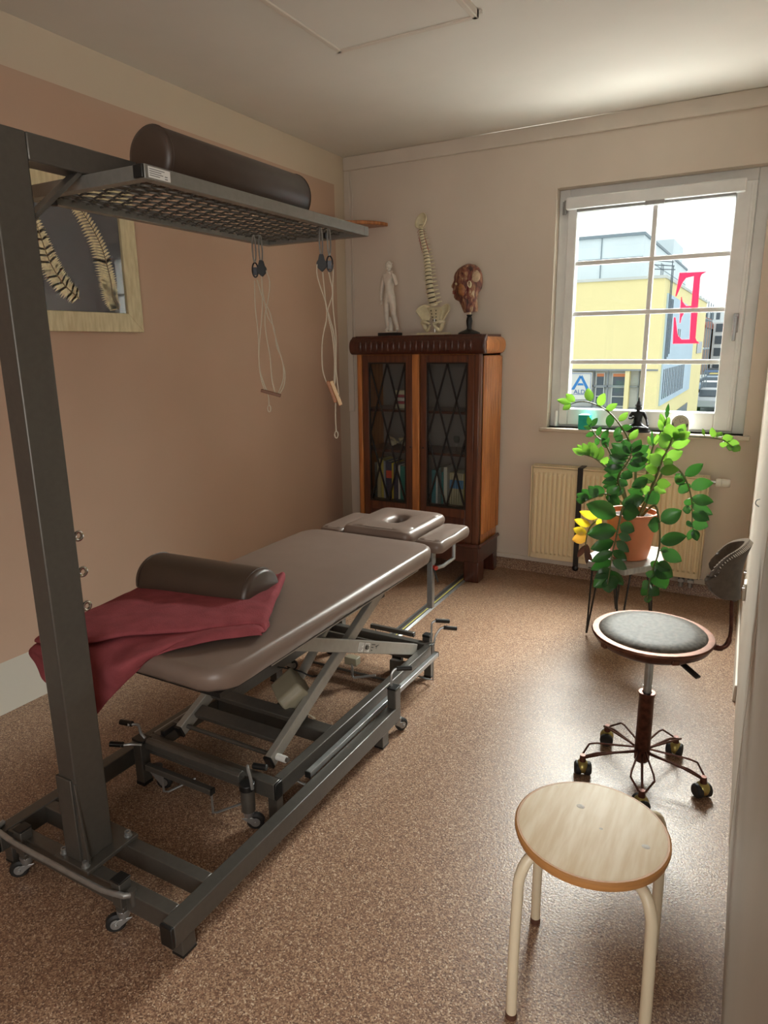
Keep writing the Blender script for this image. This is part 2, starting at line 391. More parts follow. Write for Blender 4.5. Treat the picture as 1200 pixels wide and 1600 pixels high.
# ------------------------------------------------------------------ sling therapy gantry
G = empty('sling_gantry', (-1.45, 1.0, 0), 'grey steel overhead gantry on castors with mesh rack above the treatment table', 'gantry')
gx0_, gx1_ = -1.812, -1.092
def rail(x0, x1, y0, y1, z0, z1, parent, name='base_beam', m=M_steel, bev=.003):
    return obj(name, MB().bb((x0, y0, z0), (x1, y1, z1)), m, parent, bev=bev)
rail(gx1_-.042, gx1_, .922, 2.085, .061, .121, G)
rail(gx0_, gx0_+.042, .922, 2.30, .061, .121, G)
rail(gx0_+.042, gx1_-.042, .945, .982, .061, .119, G)
rail(gx0_+.042, gx1_-.042, 1.062, 1.098, .061, .119, G)
for x in (gx1_-.041, gx0_+.001):
    obj('end_cap', MB().bb((x, .912, .062), (x+.040, .922, .120)), M_black, G, bev=.003)
for x, y in ((gx1_-.046, .948), (gx0_+.006, .948), (gx1_-.044, 1.955), (gx0_+.006, 2.19)):
    f = obj('foot', MB().bb((x, y, .006), (x+.036, y+.045, .061)), M_steel, G, bev=.002)
    obj('foot_pad', MB().bb((x-.001, y-.001, 0), (x+.037, y+.046, .007)), M_black, f, bev=.001)
# near castor boxes with lifting rod
for x in (-1.320, -1.716):
    b = obj('castor_post', MB().bb((x, .930, .075), (x+.034, .966, .148)).prism([(0,0),(.034,0),(.030,-.02),(.004,-.02)], (x, .934, .075), (1,0,0), (0,0,1), (0,1,0), .028), M_steel, G, bev=.003)
    obj('post_cap', MB().bb((x-.001, .929, .148), (x+.035, .967, .153)), M_black, b, bev=.002)
    castor(G, x+.017, .946, .060, ang=-2.3, wr=.0255)
pts = [(-1.80, .955, .128), (-1.79, .925, .128), (-1.72, .918, .128), (-1.62, .916, .126), (-1.40, .916, .126), (-1.335, .916, .127), (-1.30, .921, .128), (-1.268, .928, .128), (-1.262, .940, .124)]
obj('lifting_rod', MB().tube(pts, .0075, 10), M_silver, G)
obj('rod_clamp', MB().cyl((-1.262, .948, .09), (-1.262, .948, .135), .010, n=12), M_steel, G)
# far castor boxes with crank pedals
for x, y in ((-1.129, 2.045), (gx0_+.004, 2.26)):
    b = obj('castor_post', MB().bb((x, y, .062), (x+.036, y+.042, .195)), M_steel, G, bev=.003)
    obj('post_cap', MB().bb((x-.001, y-.001, .195), (x+.037, y+.043, .203)), M_black, b, bev=.002)
    castor(G, x+.018, y+.045, .062, ang=1.1, wr=.0255)
    h = obj('crank_rod', MB().tube(cat_rom([(x+.008, y+.02, .17), (x+.008, y+.02, .235), (x+.010, y+.024, .255), (x+.018, y+.034, .268), (x+.032, y+.044, .270)], 5), .005, 8), M_silver, G)
    obj('crank_grip', MB().cyl((x+.022, y+.036, .270), (x+.070, y+.070, .268), .0095, n=14), M_black, h, bev=.002)
# post, foot socket, gusset
PX0, PX1, PY0, PY1 = -1.512, -1.447, .957, 1.047
obj('post', MB().bb((PX0, PY0, .13), (PX1, PY1, 1.911)), M_steel, G, bev=.004)
s_ = MB(); s_.bb((PX0-.006, PY0-.006, .13), (PX1-.012, PY0+.004, .375)); s_.bb((PX0-.006, PY0-.006, .13), (PX0, PY1, .375))
obj('foot_socket', s_, M_steel, G, bev=.002)
obj('gusset', MB().prism([(0,0), (.020,0), (.002,.235), (0,.235)], (PX1-.002, PY0-.004, .133), (1,0,0), (0,0,1), (0,1,0), .006).prism([(0,0), (.022,0), (.002,.235), (0,.235)], (PX1-.006, PY0+.002, .133), (1,0,0), (0,0,1), (0,1,0), .004), M_steel, G, bev=.001)
obj('base_plate', MB().bb((PX0-.035, .935, .119), (PX1+.035, 1.102, .131)), M_steel, G, bev=.002)
for x, y in ((PX0-.018, .955), (PX1+.012, .948), (PX1+.017, 1.082)):
    m = MB(); m.cyl((x, y, .131), (x, y, .134), .011, n=18); m.lathe([(.0085,0),(.0085,.012),(.005,.012),(.005,.006),(0,.006)], (x, y, .134), 18)
    obj('bolt', m, M_silver, G)
for z in (1.0, .906, .814):
    m = MB(); y = PY1+.020; m.tube([(PX1-.018, y+.0105*math.cos(a), z+.0105*math.sin(a)) for a in [2*PI*i/18 for i in range(18)]], .0042, 8, closed=True)
    m.cyl((PX1-.018, PY1, z), (PX1-.018, PY1+.010, z), .005, n=10)
    obj('eye_bolt', m, M_chrome, G)
# arm, brace, rack
RX0, RX1, RY0, RY1, RZ0, RZ1 = -1.686, -1.25, 1.186, 2.175, 1.820, 1.851
m = MB(); m.prism([(PY1, 1.853), (PY1, 1.911), (1.42, 1.911), (1.42, 1.853)], (PX0, 0, 0), (0,1,0), (0,0,1), (1,0,0), PX1-PX0)
obj('overhead_arm', m, M_steel, G, bev=.004)
obj('brace', MB().beam((-1.47, 1.045, 1.735), (-1.47, 1.19, 1.862), .034, .010, up=(0,-.66,.75)), M_steel, G, bev=.001)
rk = obj('rack_frame', MB().bb((RX0, RY0, RZ0), (RX1, RY0+.028, RZ1)).bb((RX0, RY1-.028, RZ0), (RX1, RY1, RZ1)).bb((RX0, RY0+.028, RZ0), (RX0+.028, RY1-.028, RZ1)).bb((RX1-.028, RY0+.028, RZ0), (RX1, RY1-.028, RZ1)), M_rack, G, bev=.002)
obj('end_cap', MB().bb((RX1-.03, RY0-.007, RZ0+.001), (RX1-.001, RY0, RZ1-.001)), M_black, G, bev=.002)
m = MB(); m.bb((RX1, RY0+.010, RZ0+.004), (RX1+.0008, RY0+.075, RZ1-.004)); st = obj('type_label', m, M_sticker, G)
m = MB()
for i, (a, b) in enumerate(((.013,.045),(.013,.035),(.013,.04),(.013,.03))):
    z = RZ1-.008-.0045*i; m.bb((RX1+.0008, RY0+a, z-.0012), (RX1+.0012, RY0+a+b, z))
m.bb((RX1+.0008, RY0+.058, RZ0+.007), (RX1+.0012, RY0+.066, RZ0+.0085)); m.bb((RX1+.0008, RY0+.058, RZ0+.012), (RX1+.0012, RY0+.066, RZ0+.0135))
obj('label_print', m, M_ink, st)
# crimped wire mesh (hexagonal cells)
m = MB(); nx = 9; ax0, ax1 = RX0+.012, RX1-.012; ay0, ay1 = RY0+.012, RY1-.012; px_ = (ax1-ax0)/nx
ny = 88; py_ = (ay1-ay0)/ny
for i in range(nx+1):
    pts = []
    for k in range(ny+1):
        ph = (k//2+i) % 2; pts.append((min(ax1, max(ax0, ax0+i*px_+.22*px_*(1 if ph else -1))), ay0+k*py_, RZ0+.012+.003*math.sin(k*PI/2+i*PI)))
    m.tube(pts, .0032, 5)
for i in range(nx):
    for k in range(2 if i % 2 == 0 else 0, ny, 4):
        y = ay0+(k+.5)*py_; m.tube([(ax0+(i+.2)*px_, y, RZ0+.013), (ax0+(i+.5)*px_, y, RZ0+.016), (ax0+(i+.8)*px_, y, RZ0+.013)], .0032, 5)
obj('wire_mesh', m, M_steel, G, smooth=60)
for x, y in ((-1.60, 1.21), (-1.33, 2.03)):
    obj('rack_knob', MB().cyl((x, y, RZ0-.018), (x, y, RZ0), .010, n=14), M_black, G, bev=.002)

# ------------------------------------------------------------------ bolster lying on the rack
def roll(name, p, q, r, m_, label, cat, half=False):
    p, q = Vector(p), Vector(q); L_ = (q-p).length; ax = (q-p).normalized()
    prof = [(0, 0), (r-.018, 0), (r-.006, .004), (r, .014), (r, L_-.014), (r-.006, L_-.004), (r-.018, L_), (0, L_)]
    mb = MB(); mb.lathe(prof, p, 40, ax=ax)
    return thing(name, mb, m_, label, cat)
B = empty('bolster', (-1.41, 1.36, RZ1), 'long dark brown round bolster lying on top of the overhead mesh rack', 'bolster')
bx = -1.405; br = .074; bz = RZ1+br-.006
mb = MB(); mb.lathe([(0, 0), (br-.02, .001), (br-.006, .006), (br, .016), (br, .604), (br-.006, .614), (br-.02, .619), (0, .62)], (bx, 1.345, bz), 44, ax=(0,1,0)); obj('cover', mb, M_leather_d, B)
for y in (1.361, 1.949):
    obj('piping', MB().tube([(bx+(br)*math.cos(a), y, bz+(br)*math.sin(a)) for a in [2*PI*i/40 for i in range(40)]], .0018, 6, closed=True), M_leather_d, B)

# ------------------------------------------------------------------ pulley cords
def sling(origin, zoomo, k_px, cords, toggles, tail, label, hang):
    """cords are given as (s, z) in the vertical plane across the room's diagonal"""
    r = Vector((.875, .484, 0)); o = Vector(origin)
    T = empty('pulley_cord', origin, label, 'pulley cord', 'pulley cords under the mesh rack')
    def P(a, d=0.): return o+r*((a[0]-zoomo[0])/4.445/k_px)+Vector((0,0,-(a[1]-zoomo[1])/4.445/k_px*.99))+Vector((-.484, .875, 0))*d
    for i, c in enumerate(cords):
        pts = [P(p, .004*(i-2)) for p in c]
        obj('cord', MB().tube(cat_rom(pts, 6), .0022, 6), M_cord, T)
    for a, b, mm in toggles:
        A, Bq = P(a, -.008), P(b, -.008)
        obj('toggle', MB().beam(A, Bq, .012, .014, up=(.484,-.875,0)), mm, T, bev=.002)
    t = obj('tail_cord', MB().tube(cat_rom([P(p) for p in tail], 6), .0022, 6), M_cord, T)
    e = P(tail[-1]); obj('cord_hook', MB().tube([e+Vector((.006*math.cos(a)*.875, .006*math.cos(a)*.484, -.012+.012*math.sin(a))) for a in [2*PI*i/14 for i in range(14)]], .002, 6, closed=True), M_cord, T)
    for (wx_, wy), kind in hang:
        c = P((wx_, wy), 0)
        n = Vector((-.484, .875, 0))
        if kind == 'wheel':
            w = obj('pulley', MB().lathe([(.004,-.007),(.017,-.007),(.014,0),(.017,.007),(.004,.007)], c, 22, ax=n if True else r).prism([(-.012,.008),(-.006,.03),(.006,.03),(.012,.008),(.013,-.012),(0,-.024),(-.013,-.012)], c-n*.011, r, (0,0,1), n, .002).prism([(-.012,.008),(-.006,.03),(.006,.03),(.012,.008),(.013,-.012),(0,-.024),(-.013,-.012)], c+n*.009, r, (0,0,1), n, .002), M_rubber, T)
        else:
            w = obj('cord_clamp', MB().tube([c+r*(.010*math.cos(a))+Vector((0,0,.024*math.sin(a))) for a in [2*PI*i/20 for i in range(20)]], .0028, 6, closed=True).box(c+Vector((0,0,-.004)), (.013, .010, .026), Matrix((r, n, Vector((0,0,1)))).transposed()), M_bronze, T)
        # carabiner up to the mesh
        zt = RZ0+.012; z0 = c.z+.026; h = (zt-z0)
        obj('carabiner', MB().tube([Vector((c.x, c.y, z0+h/2))+n*(.011*math.cos(a))*1.0+r*.004*math.cos(a)+Vector((0,0,(h/2)*math.sin(a))) for a in [2*PI*i/22 for i in range(22)]], .003, 6, closed=True), M_silver, w)
    return T
sling((-1.600, 2.005, 1.80), (190, 160), 434,
      [[(160,390),(155,560),(165,760),(160,940),(170,1060),(190,1130)],
       [(207,350),(207,450),(198,600),(175,760),(160,900),(165,1010),(205,1145)],
       [(175,385),(205,500),(250,600),(275,740),(310,890),(335,1010),(325,1100),(290,1160)],
       [(236,320),(258,400),(240,520),(215,620),(215,740),(235,900),(240,1060),(258,1158)],
       [(205,440),(230,620),(270,700),(285,830),(318,930),(320,1050),(278,1158)]],
      [((163,1132),(300,1172), mat('dark_toggle_wood', '6e4426', .5))], [(207,1150),(212,1200),(212,1240)],
      'looped cord with near-horizontal dark wooden toggle under the rack', [((165,320),'clamp'), ((209,318),'wheel')])
sling((-1.318, 2.000, 1.80), (645, 120), 459,
      [[(592,290),(590,350),(605,420),(640,530),(650,580),(690,740),(700,900),(695,1040),(680,1130)],
       [(628,340),(640,520),(645,640),(610,800),(605,980),(630,1080),(650,1105)],
       [(668,340),(690,480),(655,600),(680,760),(690,950),(675,1165)],
       [(700,320),(690,480),(692,600),(705,780),(700,1000),(715,1190)]],
      [((640,1072),(692,1222), mat('toggle_wood', '93592c', .5)), ((665,1072),(727,1242), mat('toggle_wood_light', 'c9a67a', .5))], [(690,1190),(685,1330),(688,1430)],
      'looped cord with steep wooden toggle and long tail under the rack', [((622,288),'wheel'), ((676,285),'clamp')])

# ------------------------------------------------------------------ treatment table
T = empty('treatment_table', (-1.45, 2.0, 0), 'height-adjustable treatment table with taupe padded top and grey scissor-lift frame', 'treatment table')
MT = .648
def cushion(name, x0, x1, y0, y1, z1, t, rc, mt_, parent, hole=None, re=.02, dome=.006, wr=0.):
    """padded cushion: rounded-rectangle outline, rounded rim, soft dome; hole=(cx,cy,rx,ry)"""
    cx, cy = (x0+x1)/2, (y0+y1)/2; hx, hy = (x1-x0)/2, (y1-y0)/2; n = 128
    out = []
    for k in range(n):
        a = 2*PI*k/n; c_, s_2 = math.cos(a), math.sin(a)
        # ray to the rounded rectangle, solved by marching
        lo, hi = 0, 3*max(hx, hy)
        for _ in range(30):
            md = (lo+hi)/2; px, py = abs(md*c_), abs(md*s_2)
            qx, qy = max(px-(hx-rc), 0), max(py-(hy-rc), 0)
            ins = math.hypot(qx, qy) <= rc
            if ins: lo = md
            else: hi = md
        out.append(Vector((lo*c_, lo*s_2, 0)))
    rings = []
    if hole:
        hx_, hy_, rx, ry = hole; off = Vector((hx_-cx, hy_-cy, 0))
        inn = [off+Vector((rx*math.cos(2*PI*k/n), ry*math.sin(2*PI*k/n), 0)) for k in range(n)]
        prof = [(-.5, -t*.96), (-.25, -t*.6), (0, -t*.32), (.35, -t*.10), (1, -.002)]
    else:
        inn = [Vector((0,0,0))]*n
        prof = []
    P = []
    ctr = Vector((cx, cy, z1))
    def blend(s): return [inn[k].lerp(out[k], s) for k in range(n)]
    if hole:
        for f, dz in ((0, -t), (0, -t*.62), (.03, -t*.3), (.09, -t*.12), (.18, -.002), (.3, .001)):
            P.append([ctr+v+Vector((0,0,dz)) for v in blend(f)])
    else:
        P.append([ctr+v+Vector((0,0,dome)) for v in blend(.001)])
        P.append([ctr+v+Vector((0,0,dome)) for v in blend(.3)])
    for f in (.5, .7, .85): P.append([ctr+v+Vector((0,0,dome*(1-f)*1.4)) for v in blend(f)])
    # rim
    for j in range(7):
        a = PI/2*j/6; ins = re*(1-math.sin(a)); dz = -re*(1-math.cos(a))*1.0
        ring = []
        for k, v in enumerate(out):
            L_ = v.length; w = v*((L_-ins)/L_)
            ring.append(ctr+w+Vector((0,0,dz)))
        P.append(ring)
    for j in range(1, 5):
        f = j/4
        ring = []
        for k, v in enumerate(out):
            L_ = v.length; ins = .012*f*f; ww = wr*math.sin(k*1.9)*f
            ring.append(ctr+v*((L_-ins+ww)/L_)+Vector((0,0,-re-(t-re)*f)))
        P.append(ring)
    if hole: P.append([ctr+v+Vector((0,0,-t)) for v in blend(0)])
    else: P.append([ctr+Vector((0,0,-t))+v for v in blend(.001)])
    mb = MB(); nr = len(P); mb.v = [tuple(p) for r_ in P for p in r_]
    for i in range(nr-1):
        for k in range(n): mb.f.append((i*n+k, i*n+(k+1) % n, (i+1)*n+(k+1) % n, (i+1)*n+k)); mb.mi.append(0)
    return obj(name, mb, mt_, parent, smooth=60)
cushion('mattress', -1.770, -1.128, 1.165, 2.50, MT, .062, .085, M_leather, T, re=.028, wr=.0012)
cushion('head_cushion', -1.618, -1.272, 2.515, 2.925, MT+.022, .058, .035, M_leather, T, hole=(-1.447, 2.745, .036, .062), re=.028, dome=.008)
for x0, x1 in ((-1.752, -1.630), (-1.258, -1.128)):
    cushion('arm_cushion', x0, x1, 2.525, 2.875, MT-.008, .050, .030, M_leather, T, re=.026, dome=.006)
# under-boards and deck frame
obj('deck_board', MB().bb((-1.75, 1.19, MT-.076), (-1.15, 2.48, MT-.062)), M_black, T)
obj('deck_board', MB().bb((-1.60, 2.53, MT-.052), (-1.29, 2.9, MT-.036)), M_black, T)
for x in (-1.72, -1.235):
    b = obj('deck_beam', MB().bb((x, 1.47, MT-.122), (x+.032, 2.47, MT-.076)), M_steel_l, T, bev=.003)
    obj('beam_cap', MB().bb((x, 1.463, MT-.121), (x+.031, 1.47, MT-.077)), M_black, b, bev=.001)
for y in (1.62, 2.40): obj('deck_crossbar', MB().bb((-1.69, y, MT-.112), (-1.233, y+.035, MT-.078)), M_steel, T, bev=.002)
# base frame
bX0, bX1, bY0, bY1 = -1.735, -1.177, 1.424, 2.579
rail(bX1-.034, bX1, bY0+.034, bY1-.034, .104, .158, T, 'base_rail', M_steel)
rail(bX0, bX0+.034, bY0+.034, bY1-.034, .104, .158, T, 'base_rail', M_steel)
rail(bX0, bX1-.008, bY0, bY0+.034, .104, .158, T, 'base_rail', M_steel)
rail(bX0, bX1-.008, bY1-.034, bY1, .104, .158, T, 'base_rail', M_steel)
obj('end_cap', MB().bb((bX1-.008, bY0-.001, .103), (bX1+.001, bY0+.033, .159)), M_black, T, bev=.003)
obj('end_cap', MB().bb((bX1-.008, bY1-.034, .103), (bX1+.001, bY1, .159)), M_black, T, bev=.003)
rail(bX0+.034, bX1-.034, 1.745, 1.80, .104, .154, T, 'crossbar', M_steel)
rail(bX0+.01, bX1-.034, 2.47, 2.485, .108, .156, T, 'crossbar', M_steel)
# beam carrying the front castors
obj('castor_beam', MB().prism([(0,0),(.030,0),(.030,.022),(.022,.030),(.008,.030),(0,.022)], (-1.700, 1.392, .148), (0,1,0), (0,0,1), (1,0,0), .405), M_steel, T, bev=.002)
for x, y in ((bX1-.036, bY0+.003), (bX1-.036, bY1-.036), (bX0+.002, bY1-.036)):
    f = obj('leg', MB().bb((x, y, .007), (x+.034, y+.032, .104)), M_steel, T, bev=.002)
    obj('foot_pad', MB().bb((x-.001, y-.001, 0), (x+.035, y+.033, .008)), M_black, f, bev=.001)
f = obj('leg', MB().bb((-1.752, 1.385, .012), (-1.715, 1.423, .165)), M_steel, T, bev=.003)
obj('foot_pad', MB().bb((-1.753, 1.384, 0), (-1.714, 1.424, .013)), M_black, f, bev=.002)
obj('leg_cap', MB().bb((-1.753, 1.384, .165), (-1.70, 1.424, .176)), M_black, f, bev=.002)
f = obj('leg', MB().bb((-1.372, 2.535, .007), (-1.325, 2.56, .104)), M_black, T, bev=.002)
# castors and their levers
def lever(parent, base, pts, g0, g1):
    h = obj('lever', MB().tube(cat_rom(pts, 5), .005, 8), M_silver, parent)
    obj('lever_grip', MB().cyl(g0, g1, .0095, n=14), M_black, h, bev=.002); return h
obj('castor_sleeve', MB().cyl((-1.262, 1.392, .066), (-1.262, 1.392, .138), .0215, n=24), M_steel, T)
obj('sleeve_cap', MB().cyl((-1.262, 1.392, .138), (-1.262, 1.392, .160), .024, n=24), M_black, T, bev=.003)
castor(T, -1.262, 1.392, .066, ang=.55, wr=.027)
castor(T, -1.668, 1.408, .085, ang=.4, wr=.026)
castor(T, -1.30, 2.60, .085, ang=.6, wr=.024); castor(T, -1.69, 2.60, .085, ang=.8, wr=.024)
lever(T, None, [(-1.236, 1.386, .150), (-1.243, 1.388, .185), (-1.252, 1.39, .212), (-1.262, 1.40, .214)], (-1.258, 1.42, .205), (-1.212, 1.43, .205))
lever(T, None, [(-1.70, 1.395, .185), (-1.712, 1.39, .205), (-1.716, 1.385, .235), (-1.735, 1.36, .243)], (-1.725, 1.372, .243), (-1.772, 1.362, .243))
lever(T, None, [(-1.70, 1.38, .168), (-1.73, 1.36, .172), (-1.75, 1.335, .176)], (-1.745, 1.345, .175), (-1.782, 1.318, .182))
for x in (-1.240,):
    b = obj('castor_block', MB().bb((x, 2.582, .10), (x+.036, 2.618, .172)), M_steel, T, bev=.002)
    obj('block_cap', MB().bb((x-.001, 2.581, .172), (x+.037, 2.619, .184)), M_black, b, bev=.002)
    lever(T, None, [(x+.045, 2.585, .16), (x+.045, 2.585, .235), (x+.050, 2.59, .252), (x+.062, 2.60, .257)], (x+.058, 2.598, .257), (x+.11, 2.635, .249))
    lever(T, None, [(x+.055, 2.59, .15), (x+.060, 2.595, .185), (x+.075, 2.61, .215), (x+.090, 2.62, .222)], (x+.088, 2.618, .222), (x+.14, 2.65, .214))
x = -1.705
b = obj('castor_block', MB().bb((x, 2.582, .10), (x+.036, 2.618, .172)), M_steel, T, bev=.002)
obj('block_cap', MB().bb((x-.001, 2.581, .172), (x+.037, 2.619, .184)), M_black, b, bev=.002)
lever(T, None, [(x-.012, 2.585, .16), (x-.010, 2.585, .245), (x-.014, 2.585, .265), (x-.03, 2.58, .272)], (x-.02, 2.583, .272), (x-.075, 2.565, .272))
lever(T, None, [(x+.03, 2.60, .18), (x+.034, 2.60, .205), (x+.028, 2.60, .225), (x+.012, 2.60, .232)], (x+.018, 2.60, .232), (x-.035, 2.585, .232))
# all-round foot-switch bars
def footbar(p, q, hang_axis, name='foot_switch_bar', br=()):
    b = obj(name, MB().beam(p, q, .020, .020), M_silver if abs(p[0]-q[0]) < .01 else M_steel, T, bev=.002)
    d = (Vector(q)-Vector(p)).normalized()
    obj('bar_cap', MB().beam(Vector(p)-d*.004, Vector(p), .021, .021), M_black, b, bev=.001)
    obj('bar_cap', MB().beam(Vector(q), Vector(q)+d*.004, .021, .021), M_black, b, bev=.001)
    for pts in br: obj('wire_bracket', MB().tube(pts, .0038, 8), M_silver, b)
    return b
footbar((-1.148, 1.552, .128), (-1.148, 2.535, .128), None, br=[[(-1.148,1.59,.12),(-1.148,1.59,.055),(-1.175,1.59,.05),(-1.24,1.56,.09)], [(-1.148,2.50,.12),(-1.148,2.50,.02),(-1.18,2.50,.016),(-1.27,2.50,.03)]])
footbar((-1.676, 1.372, .100), (-1.390, 1.372, .100), None, br=[[(-1.395,1.374,.09),(-1.395,1.374,.02),(-1.388,1.385,.016),(-1.29,1.45,.055)], [(-1.61,1.374,.09),(-1.61,1.374,.025),(-1.60,1.385,.02),(-1.55,1.46,.04)]])
footbar((-1.544, 2.655, .140), (-1.319, 2.655, .140), None, br=[[(-1.52,2.652,.13),(-1.52,2.64,.05),(-1.52,2.58,.05)]])
footbar((-1.770, 1.50, .118), (-1.770, 2.32, .118), None)
obj('foot_switch_bar', MB().bb((-1.700, 1.46, .158), (-1.680, 1.62, .178)), M_black, T, bev=.003)
obj('tread_rod', MB().tube([(-1.70, 2.36, .045), (-1.30, 2.36, .045)], .006, 8), M_steel, T)
obj('tread_loop', MB().tube([(-1.46, 2.33, .10), (-1.46, 2.33, .045), (-1.452, 2.33, .036), (-1.36, 2.36, .055)], .006, 8), M_silver, T)
obj('control_box', MB().bb((-1.50, 2.33, .09), (-1.44, 2.37, .125)), M_motor, T, bev=.003)
# scissor arms (rising to the head end / rising to the foot end)
for x in (-1.262, -1.650):
    obj('scissor_arm', MB().beam((x, 1.505, .168), (x, 2.345, .555), .026, .044, up=(0,-.45,1)), M_steel_l, T, bev=.003)
for x in (-1.226, -1.690):
    a = obj('scissor_arm', MB().beam((x, 1.60, .545), (x, 2.475, .160), .024, .048, up=(0,.45,1)), M_steel_l, T, bev=.003)
    if x > -1.3:
        d = Vector((0, .875, -.385)).normalized(); u = Vector((0, .385, .875)).normalized()
        for s0 in (.42, .468):
            c = Vector((x+.0125, 1.60, .545))+d*s0
            k = obj('type_label', MB().prism([(0,-.018),(.040,-.018),(.040,.016),(0,.016)], c, d, u, (1,0,0), .0006), M_sticker, a)
            mm = MB()
            for i in range(6): mm.prism([(.004,.011-i*.005),(.036-(i % 3)*.006,.011-i*.005),(.036-(i % 3)*.006,.0125-i*.005),(.004,.0125-i*.005)], c+Vector((.0006,0,0)), d, u, (1,0,0), .0004)
            obj('label_print', mm, M_ink, k)
        mm = MB(); c = Vector((x+.0125, 1.60, .545))+d*.522
        for i, w in enumerate((.030, .018, .012)): mm.prism([(0,.010-i*.011),(w,.010-i*.011),(w,.013-i*.011),(0,.013-i*.011)], c, d, u, (1,0,0), .0004)
        mm.prism([(.034,.002),(.058,.010),(.058,.013),(.034,.006)], c, d, u, (1,0,0), .0004); mm.prism([(.040,-.004),(.043,-.004),(.047,.006),(.044,.006)], c, d, u, (1,0,0), .0004)
        obj('maker_mark', mm, M_ink, a)
for x in (-1.262, -1.650): obj('arm_cap', MB().beam((x, 1.497, .1645), (x, 1.505, .168), .027, .045, up=(0,-.45,1)), M_black, T)
obj('axle', MB().cyl((-1.70, 1.527, .176), (-1.205, 1.527, .176), .0075, n=12), M_steel, T)
obj('axle_nut', MB().cyl((-1.249, 1.527, .176), (-1.213, 1.527, .176), .011, n=12), M_sticker, T)
obj('scissor_crossbar', MB().beam((-1.637, 1.585, .205), (-1.275, 1.585, .205), .045, .020, up=(0,-.4,1)), M_steel, T, bev=.002)
obj('scissor_crossbar', MB().beam((-1.637, 1.665, .240), (-1.275, 1.665, .240), .040, .022, up=(0,-.4,1)), M_steel, T, bev=.002)
obj('pivot_axle', MB().cyl((-1.715, 2.04, .352), (-1.205, 2.04, .352), .009, n=12), M_steel, T)
obj('scissor_plate', MB().bb((-1.637, 2.19, .455), (-1.275, 2.30, .47)), M_black, T, bev=.002)
obj('slide_block', MB().bb((-1.30, 2.38, .05), (-1.215, 2.40, .135)), M_steel, T, bev=.002)
# lifting motor and actuator
mo = MB(); c0 = Vector((-1.345, 1.745, .275))
Rm = Euler((math.radians(38), math.radians(8), math.radians(-38))).to_matrix()
prof = [(-.060,-.048),(.050,-.048),(.072,-.020),(.072,.030),(.052,.052),(-.046,.052),(-.066,.034),(-.070,-.030)]
mo.prism(prof, c0-Rm@Vector((0,.045,0)), Rm@Vector((1,0,0)), Rm@Vector((0,0,1)), Rm@Vector((0,1,0)), .095)
mo_ = obj('motor', mo, M_motor, T, bev=.008, seg=3)
act = obj('actuator_tube', MB().cyl((-1.36, 1.80, .285), (-1.40, 2.06, .40), .017, n=20), M_steel_l, T)
obj('actuator_rod', MB().cyl((-1.398, 2.05, .395), (-1.42, 2.24, .455), .010, n=16), M_chrome, T)
obj('motor_bracket', MB().bb((-1.42, 1.74, .154), (-1.32, 1.80, .21)), M_black, T, bev=.003)
obj('motor_cable', MB().tube(cat_rom([(-1.37, 1.70, .27), (-1.34, 1.74, .24), (-1.30, 1.76, .20), (-1.29, 1.80, .158)], 6), .0028, 6), M_cord, T)
obj('motor_cable', MB().tube(cat_rom([(-1.40, 1.74, .36), (-1.36, 1.80, .33), (-1.31, 1.84, .30), (-1.28, 1.90, .33)], 6), .0028, 6), M_black, T)
# adjusting post of the arm-rests
obj('headrest_post', MB().bb((-1.219, 2.585, .315), (-1.193, 2.610, .56)), M_silver, T, bev=.002)
b = obj('armrest_bracket', MB().tube([(-1.190, 2.60, .500), (-1.165, 2.64, .505), (-1.150, 2.72, .520), (-1.150, 2.722, .590)], .009, 8).bb((-1.222, 2.58, .52), (-1.19, 2.615, .575)), M_silver, T, bev=.001)
obj('clamp_knob', MB().cyl((-1.19, 2.598, .506), (-1.176, 2.590, .506), .010, n=14), mat('red_knob', 'b4382a', .4), T)
obj('clamp_lever', MB().tube([(-1.19, 2.59, .505), (-1.172, 2.60, .44)], .004, 8), M_black, T)
for x in (-1.40, -1.55): obj('head_slide', MB().bb((x, 2.46, MT-.105), (x+.02, 2.88, MT-.085)), M_silver, T, bev=.001)

# ------------------------------------------------------------------ knee roll and blanket on the table
K = empty('knee_roll', (-1.57, 1.60, .668), 'dark brown half-round knee roll lying on the red blanket', 'cushion')
n = 22; rw, rh = .098, .088
prof = [(rw*math.cos(PI*i/n), .004+rh*math.sin(PI*i/n)**.9) for i in range(n+1)]
P = []; ca, sa = math.cos(.05), math.sin(.05)
for xx, s in ((-.232,.001), (-.232,.80), (-.228,.93), (-.215,.99), (-.20,1), (.20,1), (.215,.99), (.228,.93), (.232,.80), (.232,.001)):
    row = []
    for (a, z) in prof+[(-rw, 0), (rw, 0)]:
        lx, ly, lz = xx, a*s, (z-.03)*s+.03 if z > 0 else 0
        row.append(V(-1.575+lx*ca-ly*sa, 1.608+lx*sa+ly*ca, .671+max(lz, 0)))
    P.append(row+[row[0]])
obj('cover', MB().grid(P), M_leather_d, K, smooth=50)
for xx in (-.212, .212):
    obj('piping', MB().tube([V(-1.575+xx*ca-a*sa, 1.608+xx*sa+a*ca, .671+z) for a, z in prof], .0018, 6), M_leather_d, K)

